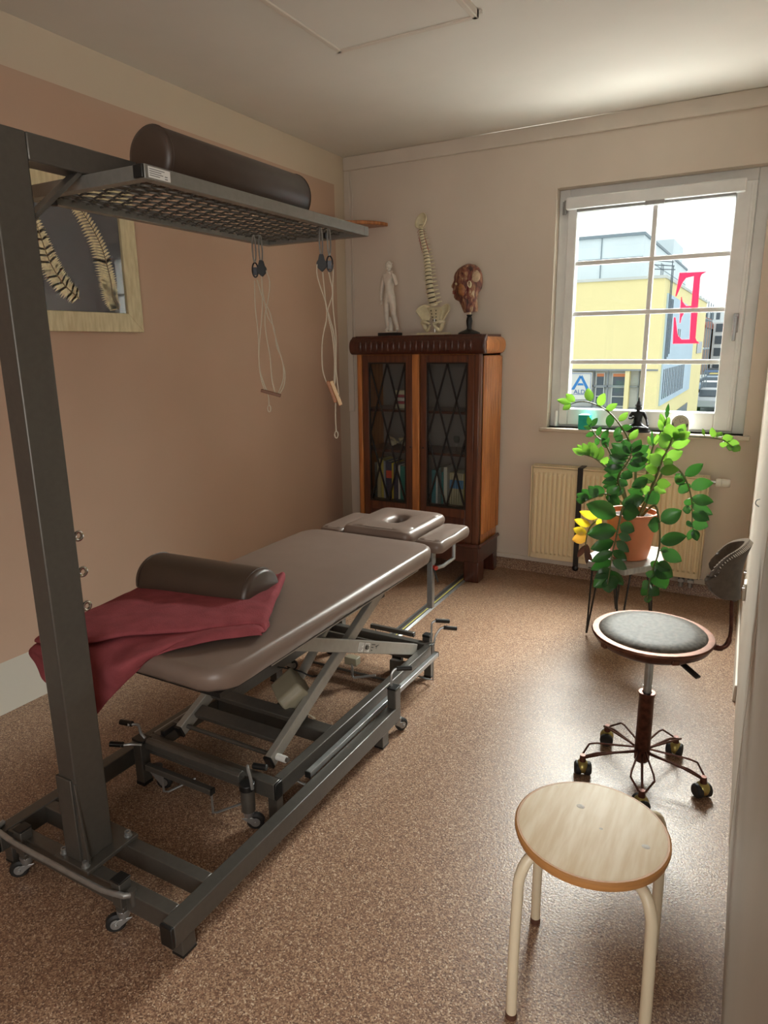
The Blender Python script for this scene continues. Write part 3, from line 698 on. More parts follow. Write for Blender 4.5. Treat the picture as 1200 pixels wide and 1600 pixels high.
# blanket: columns from the wall side to the room side, each an S-folded strip from the far edge to the hanging hem
_k = [((-1.85,1.62,.60),(-1.86,1.20,.60),(-1.80,1.13,.545)), ((-1.80,1.67,.668),(-1.80,1.13,.628),(-1.72,1.09,.53)), ((-1.72,1.69,.672),(-1.69,1.10,.662),(-1.66,1.11,.48)), ((-1.64,1.71,.671),(-1.571,1.141,.670),(-1.59,1.125,.43)), ((-1.57,1.74,.672),(-1.49,1.207,.680),(-1.517,1.140,.50)), ((-1.51,1.76,.673),(-1.373,1.283,.684),(-1.432,1.145,.585)), ((-1.46,1.775,.675),(-1.293,1.349,.686),(-1.364,1.185,.646)), ((-1.42,1.79,.680),(-1.229,1.398,.688),(-1.29,1.255,.664)), ((-1.40,1.80,.688),(-1.192,1.420,.686),(-1.205,1.355,.664)), ((-1.388,1.785,.672),(-1.174,1.412,.672),(-1.170,1.395,.662))]
def _m(q):
    return q+V(0,-.008,.002) if q.z > .655 else V(q.x, min(q.y, 1.128), q.z+.010)
cols = []
for f_, l_, h_ in _k:
    f_, l_, h_ = V(*f_), V(*l_), V(*h_); zl = l_.z
    cols.append([f_, f_.lerp(l_, .3)+V(0,0,.001), f_.lerp(l_, .62)+V(0,0,.003), f_.lerp(l_, .88)+V(0,0,.006), l_+V(0,0,-.004), l_.lerp(f_, .06)+V(0,0,-.013), l_.lerp(f_, .16)+V(0,0,-.019), l_.lerp(h_, .12)+V(0,-.004,-.006), _m(l_.lerp(h_, .5)), h_])
rows = [cat_rom(c, 7) for c in cols]
grid = list(zip(*[cat_rom(list(r_), 7) for r_ in zip(*rows)]))
P = []
for i, r_ in enumerate(grid):
    q = []
    for j, p in enumerate(r_):
        s = noise.noise(Vector((p.x*7, p.y*7, p.z*9)))*.006+noise.noise(Vector((p.x*3+p.y*14, p.y*4, p.z*20+3)))*.007
        edge = 1-min(1, max(0, (p.z-.60)/.05))
        q.append(p+Vector((s*.5*edge, s*.4-abs(s)*1.0*edge, abs(s)*.8)))
    P.append(q)
bl = thing('blanket', MB().grid(P), M_blanket, 'dark red fleece blanket folded over the foot end of the treatment table', 'blanket', smooth=180)
s = bl.modifiers.new('solid', 'SOLIDIFY'); s.thickness = .005; s.offset = 1
# ------------------------------------------------------------------ display cabinet
CX0, CX1, CYF, CYB = -2.315, -1.462, 3.832, 4.165
C = empty('display_cabinet', ((CX0+CX1)/2, 4.0, 0), 'old brown wooden display cabinet with two lattice glass doors and carved cornice in the corner', 'cabinet')
m = MB()
m.bb((CX1-.022, CYF+.03, .22), (CX1, CYB, 1.41)); m.bb((CX0, CYF+.03, .22), (CX0+.022, CYB, 1.41))
obj('back_panel', MB().bb((CX0+.022, CYB-.012, .24), (CX1-.022, CYB-.002, 1.39)), mat('cabinet_lining', '8a837d', .8), C); m.bb((CX0, CYF+.02, 1.39), (CX1, CYB, 1.41)); m.bb((CX0, CYF+.02, .22), (CX1, CYB, .24))
obj('carcass', m, M_wood_o, C, bev=.002)
m = MB(); m2_ = MB(); m.prism([(CX1-.040, CYF+.004), (CX1-.012, CYF+.004), (CX1, CYF+.016), (CX1, CYF+.05), (CX1-.040, CYF+.05)], (0,0,.22), (1,0,0), (0,1,0), (0,0,1), 1.19)
m2_.prism([(CX0+.040, CYF+.004), (CX0+.012, CYF+.004), (CX0, CYF+.016), (CX0, CYF+.05), (CX0+.040, CYF+.05)], (0,0,.22), (1,0,0), (0,1,0), (0,0,1), 1.19)
obj('corner_pilaster', m, M_walnut, C, bev=.003); obj('corner_pilaster', m2_, M_wood_o, C, bev=.003)
# reeded side panel
m = MB()
for i in range(9): y = CYF+.062+i*.031; m.cyl((CX1-.001, y+.0155, .30), (CX1-.001, y+.0155, 1.385), .0165, n=12)
obj('side_reeding', m, M_wood_o, C)
# plinth with bracket feet
m = MB()
m.bb((CX0-.012, CYF-.010, .125), (CX1+.012, CYF+.012, .235)); m.bb((CX1-.012, CYF+.012, .125), (CX1+.012, CYB, .235)); m.bb((CX0-.012, CYF+.012, .125), (CX0+.012, CYB, .235))
m.prism([(0,0),(.014,.006),(.014,.016),(.004,.026),(0,.026)], (CX0-.012, CYF-.010, .222), (0,-1,0), (0,0,1), (1,0,0), CX1-CX0+.024)
m.prism([(0,0),(.014,.006),(.014,.016),(.004,.026),(0,.026)], (CX1+.012, CYF-.012, .222), (1,0,0), (0,0,1), (0,1,0), CYB-CYF+.012)
obj('plinth', m, M_wood_d, C, bev=.003)
for x0, x1, y0, y1 in ((CX1-.085, CX1+.014, CYF-.014, CYF+.085), (CX0-.014, CX0+.085, CYF-.014, CYF+.085), (CX1-.06, CX1+.012, CYB-.06, CYB), (CX0-.012, CX0+.06, CYB-.06, CYB)):
    obj('leg', MB().bb((x0, y0, 0), (x1, y1, .135)), M_wood_d, C, bev=.005)
# carved bulging cornice
bulge = [(0,0),(.012,.002),(.026,.012),(.034,.030),(.036,.052),(.032,.074),(.020,.092),(.004,.100),(-.004,.110),(-.02,.112),(-.02,0)]
m = MB(); m.prism(bulge, (CX0-.030, CYF+.004, 1.402), (0,-1,0), (0,0,1), (1,0,0), CX1-CX0+.060); obj('cornice', m, M_wood_d, C, smooth=50, bev=.008, seg=3)
m = MB(); m.prism(bulge, (CX1-.002, CYF+.0045, 1.402), (1,0,0), (0,0,1), (0,1,0), CYB-CYF-.0045)
obj('cornice', m, M_wood_o, C, smooth=50); m = MB(); m.prism(bulge, (CX0+.002, CYF+.0045, 1.402), (-1,0,0), (0,0,1), (0,1,0), CYB-CYF-.0045); obj('cornice', m, M_wood_o, C, smooth=50)
obj('top_board', MB().bb((CX0-.002, CYF+.002, 1.495), (CX1+.002, CYB, 1.516)), M_wood_d, C, bev=.004)
m = MB()
for i in range(20):
    x = CX0+.055+i*(CX1-CX0-.11)/19
    if abs(x-(CX0+CX1)/2) < .018: continue
    m.ball((x, CYF-.032, 1.452), .012, 10, 8, (1, .75, 2.5))
obj('carved_beads', m, M_wood_d, C)
obj('centre_post', MB().bb((-1.910, CYF-.004, .235), (-1.862, CYF+.03, 1.405)), M_wood_o, C, bev=.003)
gm = glass_mat('cabinet_glass', 'f0f3f4', .02)
for (x0, x1, kx) in ((-2.268, -1.914, -1.925), (-1.857, -1.503, -1.838)):
    d = obj('door', frame_rect(MB(), x0, x1, .245, 1.398, CYF+.004, CYF+.026, .044, .044, .215, .045), M_walnut, C, bev=.003)
    g0, g1, h0, h1 = x0+.044, x1-.044, .46, 1.353
    obj('door_panel', MB().bb((x0+.05, CYF+.001, .265), (x1-.05, CYF+.005, .405)), M_wood_d, d, bev=.003)
    m = MB(); frame_rect(m, g0-.001, g1+.001, h0-.001, h1+.001, CYF+.003, CYF+.014, .009, .009, .009, .009); obj('glazing_bead', m, M_lat, d)
    obj('pane', MB().bb((g0, CYF+.014, h0), (g1, CYF+.017, h1)), gm, d)
    m = MB(); W_, H_ = g1-g0, h1-h0
    def PT(u, v): return (g0+.006+u*(W_-.012), CYF+.009, h1-.004-v*(H_-.008))
    V4 = [0, .25, .5, .75, 1]
    for i in range(4):
        for a, b in (((0, .5), 0), ((.5, 1), .5)):
            ua, ub = a; mid = (ua+ub)/2
            if i % 2 == 0: m.beam(PT(ua, V4[i]), PT(mid, V4[i+1]), .009, .008, up=(0,1,0)); m.beam(PT(ub, V4[i]), PT(mid, V4[i+1]), .009, .008, up=(0,1,0))
            else: m.beam(PT(mid, V4[i]), PT(ua, V4[i+1]), .009, .008, up=(0,1,0)); m.beam(PT(mid, V4[i]), PT(ub, V4[i+1]), .009, .008, up=(0,1,0))
    obj('lattice', m, M_lat, d)
    obj('keyhole', MB().cyl((kx, CYF+.005, .83), (kx, CYF+.001, .83), .006, n=12), M_lat, d)
SH = (.465, .80, 1.06)
for z in SH: obj('shelf', MB().bb((CX0+.022, CYF+.035, z-.016), (CX1-.022, CYB-.012, z)), M_wood_d, C, bev=.001)
# books
def book(x, w, h, dpt, y, z, mm, label, group):
    b = MB(); b.bb((x, y, z), (x+.0018, y+dpt, z+h)); b.bb((x+w-.0018, y, z), (x+w, y+dpt, z+h))
    b.bb((x+.001, y, z), (x+w-.001, y+.0025, z+h)); b.bb((x+.0018, y+.0025, z+.003), (x+w-.0018, y+dpt-.004, z+h-.003), 1)
    return thing('book', b, [mm, M_paper], label, 'book', group, smooth=0)
def bmat(c, band=None, z0=0, z1=0):
    m = mat('cover_'+c, c, .5)
    if band:
        nt = m.node_tree; N = nt.nodes; L = nt.links; tc = N.new('ShaderNodeTexCoord'); s = N.new('ShaderNodeSeparateXYZ'); L.new(tc.outputs['Object'], s.inputs[0])
        r = N.new('ShaderNodeValToRGB'); r.color_ramp.interpolation = 'CONSTANT'; r.color_ramp.elements[0].color = lin(c)
        r.color_ramp.elements[1].position = z0; r.color_ramp.elements[1].color = lin(band); e = r.color_ramp.elements.new(z1); e.color = lin(c)
        L.new(s.outputs[2], r.inputs[0]); L.new(r.outputs[0], N['Principled BSDF'].inputs['Base Color'])
    return m
bz_ = SH[0]; by = CYF+.075
left = [('4a5050',.020,.235,'dark grey book, first of the row behind the left door'),('bcae84',.026,.262,'tall cream book, second of the row behind the left door'),('c9b45a',.020,.255,'pale yellow book behind the left cabinet door, left of the grey spine'),('9a9fa6',.014,.250,'thin silver-grey book between yellow spines behind the left door'),('2e3550',.042,.246,'thick dark blue book with a red-orange band behind the left door'),('d3bd4c',.014,.240,'thin bright yellow book right of the banded dark volume'),('33405a',.030,.235,'navy book behind the left door, left of the white spine'),('d8d8d0',.016,.230,'thin white book behind the left door'),('1f8277',.045,.225,'broad teal green book at the right end behind the left door')]
x = -2.232
for c, w, h, lb in left:
    mm = bmat(c, 'd9513a', .135, .185) if c == '2e3550' else bmat(c)
    book(x, w, h, .15, by+rnd.uniform(0,.01), bz_, mm, lb, 'books behind the left cabinet door'); x += w+.0015
right = [('2f7d86',.030,.215,'petrol blue book, first of the row behind the right door'),('c9ccc6',.012,.225,'thin pale grey book beside the petrol blue spine'),('5b6c6c',.022,.235,'grey-green book behind the right door'),('2c8a8a',.012,.205,'thin turquoise book behind the right door'),('c8c6ba',.024,.238,'off-white book in the middle behind the right door')]
x = -1.812
for c, w, h, lb in right: book(x, w, h, .15, by+rnd.uniform(0,.01), bz_, bmat(c), lb, 'books behind the right cabinet door'); x += w+.0015
x += .014
for i in range(7):
    book(x, .0145, .205, .15, by+.012, bz_, bmat('b5ab88' if i < 6 else 'c4a842', '4c86b4', .105, .160) if i < 6 else bmat('c4a842'), ['thin cream journal with a blue band, leftmost of the matching set', 'thin cream journal with a blue band, second from left in the matching set', 'thin cream journal with a blue band, third from left in the matching set', 'thin cream journal with a blue band, fourth from left in the matching set', 'thin cream journal with a blue band, fifth from left in the matching set', 'thin cream journal with a blue band, rightmost of the matching set', 'thin ochre book right of the blue-banded journals'][i], 'books behind the right cabinet door'); x += .016
for w, h, lb in ((.020,.225,'dark green book right of the ochre one behind the right door'), (.034,.220,'broad bottle green book at the far right behind the right door')):
    book(x, w, h, .15, by, bz_, bmat('1c6b5c' if w < .03 else '17584a'), lb, 'books behind the right cabinet door'); x += w+.002
# teeth model on the top shelf
m = MB(); z = SH[2]; x = -2.10; y = CYF+.12
m.bb((x, y, z), (x+.090, y+.06, z+.028)); m.bb((x, y, z+.088), (x+.090, y+.06, z+.115))
gum = MB(); gum.bb((x+.004, y-.003, z+.028), (x+.086, y+.05, z+.046)); gum.bb((x+.004, y-.003, z+.070), (x+.086, y+.05, z+.088))
t = empty('teeth_model', (x+.045, y+.03, z), 'dental model with pink gums on the upper cabinet shelf behind the left door', 'anatomical model')
obj('plaster_block', m, M_bone, t, bev=.003); obj('gums', gum, mat('pink_gum', 'b0505a', .4), t, bev=.006, seg=3)
m = MB()
for i in range(7): m.ball((x+.012+i*.011, y-.002, z+.062), .0065, 8, 6, (1, .8, 1.5)); m.ball((x+.012+i*.011, y-.002, z+.054), .006, 8, 6, (1, .8, 1.4))
obj('teeth', m, M_marble, t)
# vertebra models on the middle shelf
def vert_model(x, y, z, rot, label, k=1.0):
    t = empty('vertebra_model', (x, y, z), label, 'anatomical model', 'vertebra models on the middle cabinet shelf')
    m = MB(); m.ball((0,0,.024*k), .024*k, 16, 12, (1.05,.6,.9)); m2 = MB()
    m2.tube([(0.032*k*math.cos(a)*1.0, -.012, .042*k+.022*k*math.sin(a)) for a in [PI*(-.1+1.2*i/12) for i in range(13)]], .009*k, 8)
    m2.tube([(-.02*k,0,.05*k),(-.045*k,.005,.055*k),(-.055*k,.005,.05*k)], [.010*k,.008*k,.005*k], 8); m2.tube([(.02*k,0,.05*k),(.045*k,.005,.055*k)], [.010*k,.006*k], 8)
    for n_, mm, mt_ in (('vertebral_body', m, M_bone), ('vertebral_arch', m2, M_bone2)):
        mm.v = [tuple(Matrix.Rotation(rot, 3, 'Y')@Vector(v)*.85+Vector((x, y, z+.012))) for v in mm.v]; obj(n_, mm, mt_, t)
vert_model(-2.135, CYF+.13, SH[1], .5, 'leftmost of the three bone-coloured vertebra models on the middle shelf')
vert_model(-2.035, CYF+.13, SH[1], .1, 'middle one of the three bone-coloured vertebra models on the middle shelf')
vert_model(-1.955, CYF+.13, SH[1], -.2, 'rightmost of the three bone-coloured vertebra models on the middle shelf', .9)
m = MB(); x, y, z = -1.66, CYF+.12, SH[1]
m.lathe([(.020,0),(.022,.004),(.004,.010),(.004,.05),(.018,.06),(.022,.085),(.017,.10),(.015,.10),(.019,.085),(.016,.064),(0,.058)], (x,y,z), 24); thing('glass_goblet', m, glass_mat('clear_glass', 'e8eeee', .02), 'small clear glass object on the middle shelf behind the right door', 'glass')
m = MB(); x, y, z = -1.60, CYF+.13, SH[1]
m.lathe([(.016,0),(.024,.01),(.026,.03),(.018,.055),(.010,.065),(.008,.065),(.015,.052),(.022,.03),(0,.006)], (x,y,z), 24); thing('glass_ornament', m, bpy.data.materials['clear_glass'], 'small round glass ornament beside the glass goblet behind the right door', 'glass')

# ------------------------------------------------------------------ figures on the cabinet
ZT = 1.516
def skin(name, joints, edges, mt_, parent, sub=2, root=0):
    me = bpy.data.meshes.new(name); me.from_pydata([j[:3] for j in joints], edges, []); me.materials.append(mt_)
    o = bpy.data.objects.new(name, me); col.objects.link(o)
    o.parent = parent; o.matrix_basis = parent.matrix_basis.inverted()
    s = o.modifiers.new('skin', 'SKIN'); s.use_smooth_shade = True
    for i, j in enumerate(joints):
        d = me.skin_vertices[0].data[i]; r = j[3]; d.radius = r if isinstance(r, tuple) else (r, r); d.use_root = (i == root)
    u = o.modifiers.new('sub', 'SUBSURF'); u.levels = sub; u.render_levels = sub
    return o
# white standing figure
sx, sy = -2.165, 4.02
F = empty('statuette', (sx, sy, ZT), 'white statuette of a standing man with raised hand on the cabinet', 'statuette')
obj('base', MB().bb((sx-.062, sy-.05, ZT), (sx+.066, sy+.05, ZT+.022)), M_black, F, bev=.003)
b = lambda dx, dy, dz, r: (sx+dx, sy+dy, ZT+.022+dz, (tuple(q*1.16 for q in r) if isinstance(r, tuple) else r*1.16))
J = [b(.000,0,.222,(.034,.026)), b(.002,0,.262,(.029,.022)), b(.000,0,.300,(.036,.025)), b(-.004,0,.340,(.038,.025)), b(-.004,0,.362,(.018,.015)), b(-.002,-.002,.378,(.014,.014)),
     # left leg (bearing), right leg (bent)
     b(-.018,0,.195,.023), b(-.021,-.004,.115,.0155), b(-.020,.004,.075,.0155), b(-.018,.004,.022,.0095), b(-.020,-.022,.010,.009),
     b(.020,0,.195,.023), b(.034,-.012,.118,.0155), b(.042,-.002,.078,.0145), b(.054,.008,.024,.009), b(.060,-.014,.010,.0085),
     # lowered arm, raised arm
     b(-.036,0,.348,.015), b(-.054,.002,.285,.0115), b(-.060,-.006,.225,.009), b(-.052,-.012,.196,.008),
     b(.032,0,.345,.015), b(.058,-.010,.292,.0115), b(.044,-.026,.340,.0085), b(.034,-.030,.362,.008)]
Ed = [(0,1),(1,2),(2,3),(3,4),(4,5),(0,6),(6,7),(7,8),(8,9),(9,10),(0,11),(11,12),(12,13),(13,14),(14,15),(3,16),(16,17),(17,18),(18,19),(3,20),(20,21),(21,22),(22,23)]
body = skin('body', J, Ed, M_marble, F)
hd = MB(); hd.ball((sx-.001, sy-.004, ZT+.430), .023, 20, 16, (.86,.95,1.12)); hd.ball((sx+.002, sy-.026, ZT+.428), .005, 8, 6, (.7,1,1.4)); hd.ball((sx, sy-.019, ZT+.412), .009, 10, 8, (1,.7,.8))
hd.ball((sx-.021, sy-.002, ZT+.428), .005, 8, 6, (.5,.8,1.2)); hd.ball((sx+.019, sy-.002, ZT+.428), .005, 8, 6, (.5,.8,1.2)); hd.cyl((sx-.003, sy, ZT+.385), (sx-.001, sy, ZT+.42), .0125)
obj('head', hd, M_marble, F, smooth=180)
hr = MB(); r3 = random.Random(3)
for i in range(46):
    a = r3.uniform(0, 2*PI); t_ = r3.uniform(.0, 1.15); hr.ball((sx-.001+.021*math.sin(t_)*math.cos(a), sy+.001+.022*math.sin(t_)*math.sin(a), ZT+.434+.022*math.cos(t_)), .0062, 8, 6)
obj('hair', hr, M_marble, F, smooth=180)
m = MB(); m.tube(cat_rom([(sx-.006, sy+.018, ZT+.022), (sx-.004, sy+.022, ZT+.07), (sx-.012, sy+.018, ZT+.12)], 5), [.020,.018,.0165,.0155,.015,.0145,.0135,.0125,.012,.011,.008], 10); m.ball((sx+.0, sy, ZT+.024), .05, 20, 8, (1.05,.8,.14))
obj('tree_stump', m, M_marble, F, smooth=180)
for k, (dx, dy, dz) in enumerate(((-.051,-.014,.190), (.032,-.031,.366))):
    m = MB(); s_ = -1 if k == 0 else 1
    m.ball((sx+dx, sy+dy, ZT+.022+dz), .0075, 10, 8, (.9,.6,1.1))
    for q in range(4):
        xx = sx+dx+(q-1.5)*.0034; z0 = ZT+.022+dz; m.tube([(xx, sy+dy, z0), (xx, sy+dy-.003, z0+s_*.010), (xx, sy+dy-.001, z0+s_*(.015-.001*abs(q-1.5)))], [.0022,.002,.0014], 6)
    m.tube([(sx+dx+.006, sy+dy, ZT+.022+dz-.002*s_), (sx+dx+.011, sy+dy-.003, ZT+.022+dz+.005*s_)], [.0024,.0016], 6)
    obj('hand', m, M_marble, F, smooth=180)

# spine model with pelvis
px0, py0 = -1.862, 4.03
S = empty('spine_model', (px0, py0, ZT), 'life-like bone-coloured spine model with pelvis leaning to the left on the cabinet', 'anatomical model')
obj('base', MB().bb((px0-.090, py0-.05, ZT), (px0+.100, py0+.05, ZT+.016)), M_bone, S, bev=.002)
obj('rod', MB().cyl((px0+.012, py0, ZT+.016), (px0+.010, py0, ZT+.10), .004, n=12), M_chrome, S)
path = cat_rom([(px0+.006, py0-.004, ZT+.175), (px0-.006, py0-.020, ZT+.245), (px0-.022, py0-.018, ZT+.34), (px0-.042, py0+.006, ZT+.43), (px0-.062, py0+.012, ZT+.52), (px0-.078, py0-.004, ZT+.60), (px0-.082, py0-.006, ZT+.655)], 20)
Lg = [0]
for i in range(1, len(path)): Lg.append(Lg[-1]+(path[i]-path[i-1]).length)
def at_len(s):
    for i in range(1, len(path)):
        if Lg[i] >= s:
            f = (s-Lg[i-1])/(Lg[i]-Lg[i-1]); return path[i-1].lerp(path[i], f), (path[i]-path[i-1]).normalized()
    return path[-1], (path[-1]-path[-2]).normalized()
hs = []
for i in range(24): hs.append(1.0-.55*(i/23)**1.1)
tot = sum(hs); s = 0; dm = MB()
for i, h in enumerate(hs):
    hh = h/tot*Lg[-1]; p, d = at_len(s+hh*.45); R_ = Vector((0,0,1)).rotation_difference(d).to_matrix(); r = .027-.0155*(i/23)
    m = MB(); m.lathe([(r*.96,-hh*.36),(r,-hh*.30),(r*.86,0),(r,hh*.30),(r*.96,hh*.36),(0,hh*.37)], (0,0,0), 18, sx=1, sy=.78); m.lathe([(0,-hh*.37),(r*.96,-hh*.36)], (0,0,0), 18, sx=1, sy=.78)
    w = r*1.55+.006
    for k in (-1, 1):
        m.tube([(k*r*.5, r*.6, 0), (k*w*.7, r*1.0, hh*.05), (k*w, r*1.15, hh*.02)], [r*.22, r*.18, r*.13], 7)
    m.tube([(0, r*.7, 0), (0, r*1.5, -hh*.1), (0, r*2.1, -hh*.5)], [r*.30, r*.2, r*.14], 7)
    m.v = [tuple(R_@Vector(v)+p) for v in m.v]
    obj('vertebra', m, M_bone, S)
    q, d2 = at_len(s+hh*.93); R2 = Vector((0,0,1)).rotation_difference(d2).to_matrix()
    dm.lathe([(0,-hh*.1),(r*.9,-hh*.09),(r*.9,hh*.09),(0,hh*.1)], q, 16, ax=d2, sx=1, sy=.8)
    s += hh
obj('disc', dm, M_disc, S); bpy.data.objects['disc'].name = 'spinal_discs'
m = MB()
for k in (-1, 1):
    for i in range(9, 17):
        p, d = at_len(Lg[-1]*(.38+i*.035)); m.tube([p+Vector((k*.014,.004,0)), p+Vector((k*.021,0,-.004)), p+Vector((k*.022,-.002,-.014))], .0011, 5)
    a, _ = at_len(Lg[-1]*.70); b2, _ = at_len(Lg[-1]*.85); m.tube([a+Vector((k*.0225,-.003,0)), b2+Vector((k*.019,-.003,0))], .0014, 5)
obj('nerve_roots', m, M_nerve, S)
# sacrum
m = MB(); P = []
for i in range(9):
    f = i/8; w = .046*(1-f)**.8+.006; z = ZT+.168-.105*f; yb = py0-.004+.030*math.sin(f*PI*.75)
    P.append([V(px0+.010+w*math.sin(a), yb+.014*(1-f*.6)*math.cos(a), z) for a in [2*PI*k/20 for k in range(21)]])
m.grid(P); hb = MB()
obj('sacrum', m, M_bone, S, smooth=180)
m = MB()
for i in range(4):
    for k in (-1, 1): m.ball((px0+.010+k*(.017-.0025*i), py0-.016+.008*i*.6+.004*(i > 1), ZT+.148-.019*i), .0042, 8, 6, (1,.5,1))
obj('sacral_holes', m, M_disc, S)
# hip bones: flaring iliac wings, narrowing to sit bones
for k in (-1, 1):
    ctl = [[(.030,.030,.160),(.055,.036,.178),(.082,.024,.182),(.104,-.006,.166),(.110,-.028,.142)],
           [(.032,.026,.135),(.052,.032,.150),(.074,.022,.150),(.090,-.004,.138),(.094,-.026,.122)],
           [(.034,.020,.110),(.050,.024,.118),(.064,.014,.118),(.074,-.006,.108),(.078,-.024,.100)],
           [(.036,.012,.088),(.048,.014,.090),(.058,.004,.088),(.064,-.012,.082),(.066,-.024,.078)]]
    rws = [cat_rom([V(px0+.008+k*a, py0+b_, ZT+c_-.002) for a, b_, c_ in r_], 6) for r_ in ctl]
    g = list(zip(*[cat_rom(list(r_), 5) for r_ in zip(*rws)]))
    o = obj('hip_bone', MB().grid([list(r_) for r_ in g]), M_bone, S, smooth=180, fix=True)
    sd = o.modifiers.new('solid', 'SOLIDIFY'); sd.thickness = .009; sd.offset = 0
    u = o.modifiers.new('sub', 'SUBSURF'); u.levels = 1; u.render_levels = 1
    rim = cat_rom([V(px0+.008+k*a, py0+b_, ZT+c_) for a, b_, c_ in ctl[0]], 6)
    mm = MB(); mm.tube(rim, .0065, 8)
    mm.tube(cat_rom([V(px0+.008+k*.060, py0-.008, ZT+.088), V(px0+.008+k*.064, py0-.016, ZT+.066), V(px0+.008+k*.052, py0-.010, ZT+.040), V(px0+.008+k*.038, py0-.014, ZT+.030), V(px0+.008+k*.026, py0-.026, ZT+.044), V(px0+.008+k*.012, py0-.036, ZT+.062)], 6), [.015]*6+[.013]*6+[.012]*6+[.010]*6+[.0085]*6+[.009], 10)
    mm.tube(cat_rom([V(px0+.008+k*.066, py0-.020, ZT+.080), V(px0+.008+k*.042, py0-.036, ZT+.078), V(px0+.008+k*.010, py0-.040, ZT+.066)], 6), [.012]*6+[.008]*6+[.009], 10)
    mm.ball((px0+.008+k*.068, py0-.014, ZT+.078), .017, 12, 8)
    obj('pelvic_arch', mm, M_bone, S, smooth=180)
# occiput on top
top = path[-1]; m = MB(); P = []
Rq = Vector((0,0,1)).rotation_difference(Vector((-.30, -.85, .38)).normalized()).to_matrix()
for i in range(10):
    t = .05+1.30*i/9
    P.append([top+Vector((-.008,-.002,.030))+Rq@Vector((.045*math.sin(t)*math.cos(a), .052*math.sin(t)*math.sin(a), -.036*math.cos(t))) for a in [2*PI*k/24 for k in range(25)]])
m.grid(P); o = obj('skull_base', m, M_bone, S, smooth=180); sd = o.modifiers.new('solid', 'SOLIDIFY'); sd.thickness = .005; sd.offset = 0

# anatomical head on a turned black stand
hx, hy = -1.615, 4.02
A = empty('anatomical_head', (hx, hy, ZT), 'anatomical head model in profile showing red muscles, on a turned black stand', 'anatomical model')
obj('stand', MB().lathe([(.066,0),(.068,.006),(.064,.012),(.040,.022),(.018,.030),(.013,.040),(.017,.060),(.019,.080),(.016,.098),(.012,.106),(.017,.112),(.017,.117),(0,.117)], (hx,hy,ZT), 36), M_black, A)
obj('neck_rod', MB().cyl((hx,hy,ZT+.115), (hx,hy,ZT+.165), .012, n=20), M_pine, A)
# cross-sections from neck to crown: (z, front, back, half width)
sec = [(.130,-.034,.050,.030),(.150,-.042,.052,.036),(.175,-.050,.050,.040),(.200,-.062,.050,.042),(.212,-.084,.052,.046),(.226,-.092,.054,.052),(.240,-.090,.062,.055),(.250,-.096,.070,.057),(.258,-.092,.076,.058),(.266,-.097,.080,.059),(.276,-.094,.083,.060),(.286,-.106,.085,.060),(.298,-.104,.086,.061),(.310,-.094,.087,.062),(.325,-.086,.087,.063),(.345,-.086,.084,.064),(.365,-.078,.078,.062),(.385,-.060,.064,.053),(.400,-.034,.044,.036),(.408,-.008,.018,.015)]
P = []; n = 48
for z, f, b_, w in sec:
    row = []
    for k in range(n+1):
        a = 2*PI*k/n; c_, s_2 = math.cos(a), math.sin(a)
        ext = -f if c_ < 0 else b_
        # face is narrower at the front
        ww = w*(1-.30*max(0, -c_)**2)
        nose = 1.0
        xx = ext*c_
        if c_ < 0 and .245 < z < .31: xx = -(.078+(ext-.078)*max(0, 1-abs(s_2)*3.2))*(-c_) if ext > .078 else xx
        row.append(V(hx+xx*1.0, hy+ww*s_2, ZT+z))
    P.append(row)
R_ = Euler((0, -.06, .18)).to_matrix(); o_ = V(hx, hy, ZT+.15)
P = [[o_+R_@(p-o_) for p in r_] for r_ in P]
m = MB(); m.grid(P); m.f.append(tuple(range(n))); m.mi.append(0); ct = len(m.v); m.v.append(tuple(o_+R_@(V(hx+.004, hy, ZT+.410)-o_)))
for k in range(n): m.f.append(((len(P)-1)*(n+1)+k, (len(P)-1)*(n+1)+k+1, ct)); m.mi.append(0)
M_mus = bpy.data.materials.new('muscle_paint'); M_mus.use_nodes = True
nt = M_mus.node_tree; N = nt.nodes; L = nt.links; bs = N['Principled BSDF']; bs.inputs['Roughness'].default_value = .42
tc = N.new('ShaderNodeTexCoord'); mp = N.new('ShaderNodeMapping'); mp.inputs['Scale'].default_value = (1, 1, .45); mp.inputs['Rotation'].default_value = (0, .5, 0); L.new(tc.outputs['Object'], mp.inputs[0])
n1 = N.new('ShaderNodeTexNoise'); n1.inputs['Scale'].default_value = 28; n1.inputs['Detail'].default_value = 3; n1.inputs['Distortion'].default_value = 1.6; L.new(mp.outputs[0], n1.inputs[0])
r_ = N.new('ShaderNodeValToRGB'); e = r_.color_ramp.elements; e[0].position = .30; e[0].color = lin('3a2420'); e[1].position = .44; e[1].color = lin('6b3c32')
for p_, c_ in ((.53, '85513f'), (.60, '997050'), (.70, 'bda88a')): x_ = e.new(p_); x_.color = lin(c_)
L.new(n1.outputs[0], r_.inputs[0]); L.new(r_.outputs[0], bs.inputs['Base Color'])
w_ = N.new('ShaderNodeTexWave'); w_.inputs['Scale'].default_value = 40; w_.inputs['Distortion'].default_value = 6; L.new(mp.outputs[0], w_.inputs[0])
bp = N.new('ShaderNodeBump'); bp.inputs['Strength'].default_value = .5; bp.inputs['Distance'].default_value = .003; L.new(w_.outputs['Fac'], bp.inputs['Height']); L.new(bp.outputs[0], bs.inputs['Normal'])
obj('head', m, M_mus, A, smooth=70)
def HP(x, y, z): return o_+R_@(V(hx+x, hy+y, ZT+z)-o_)
m = MB(); m.ball(HP(.020,-.058,.285), .014, 16, 12, (.9,.5,1.4)); obj('ear', m, M_bone2, A, smooth=180)
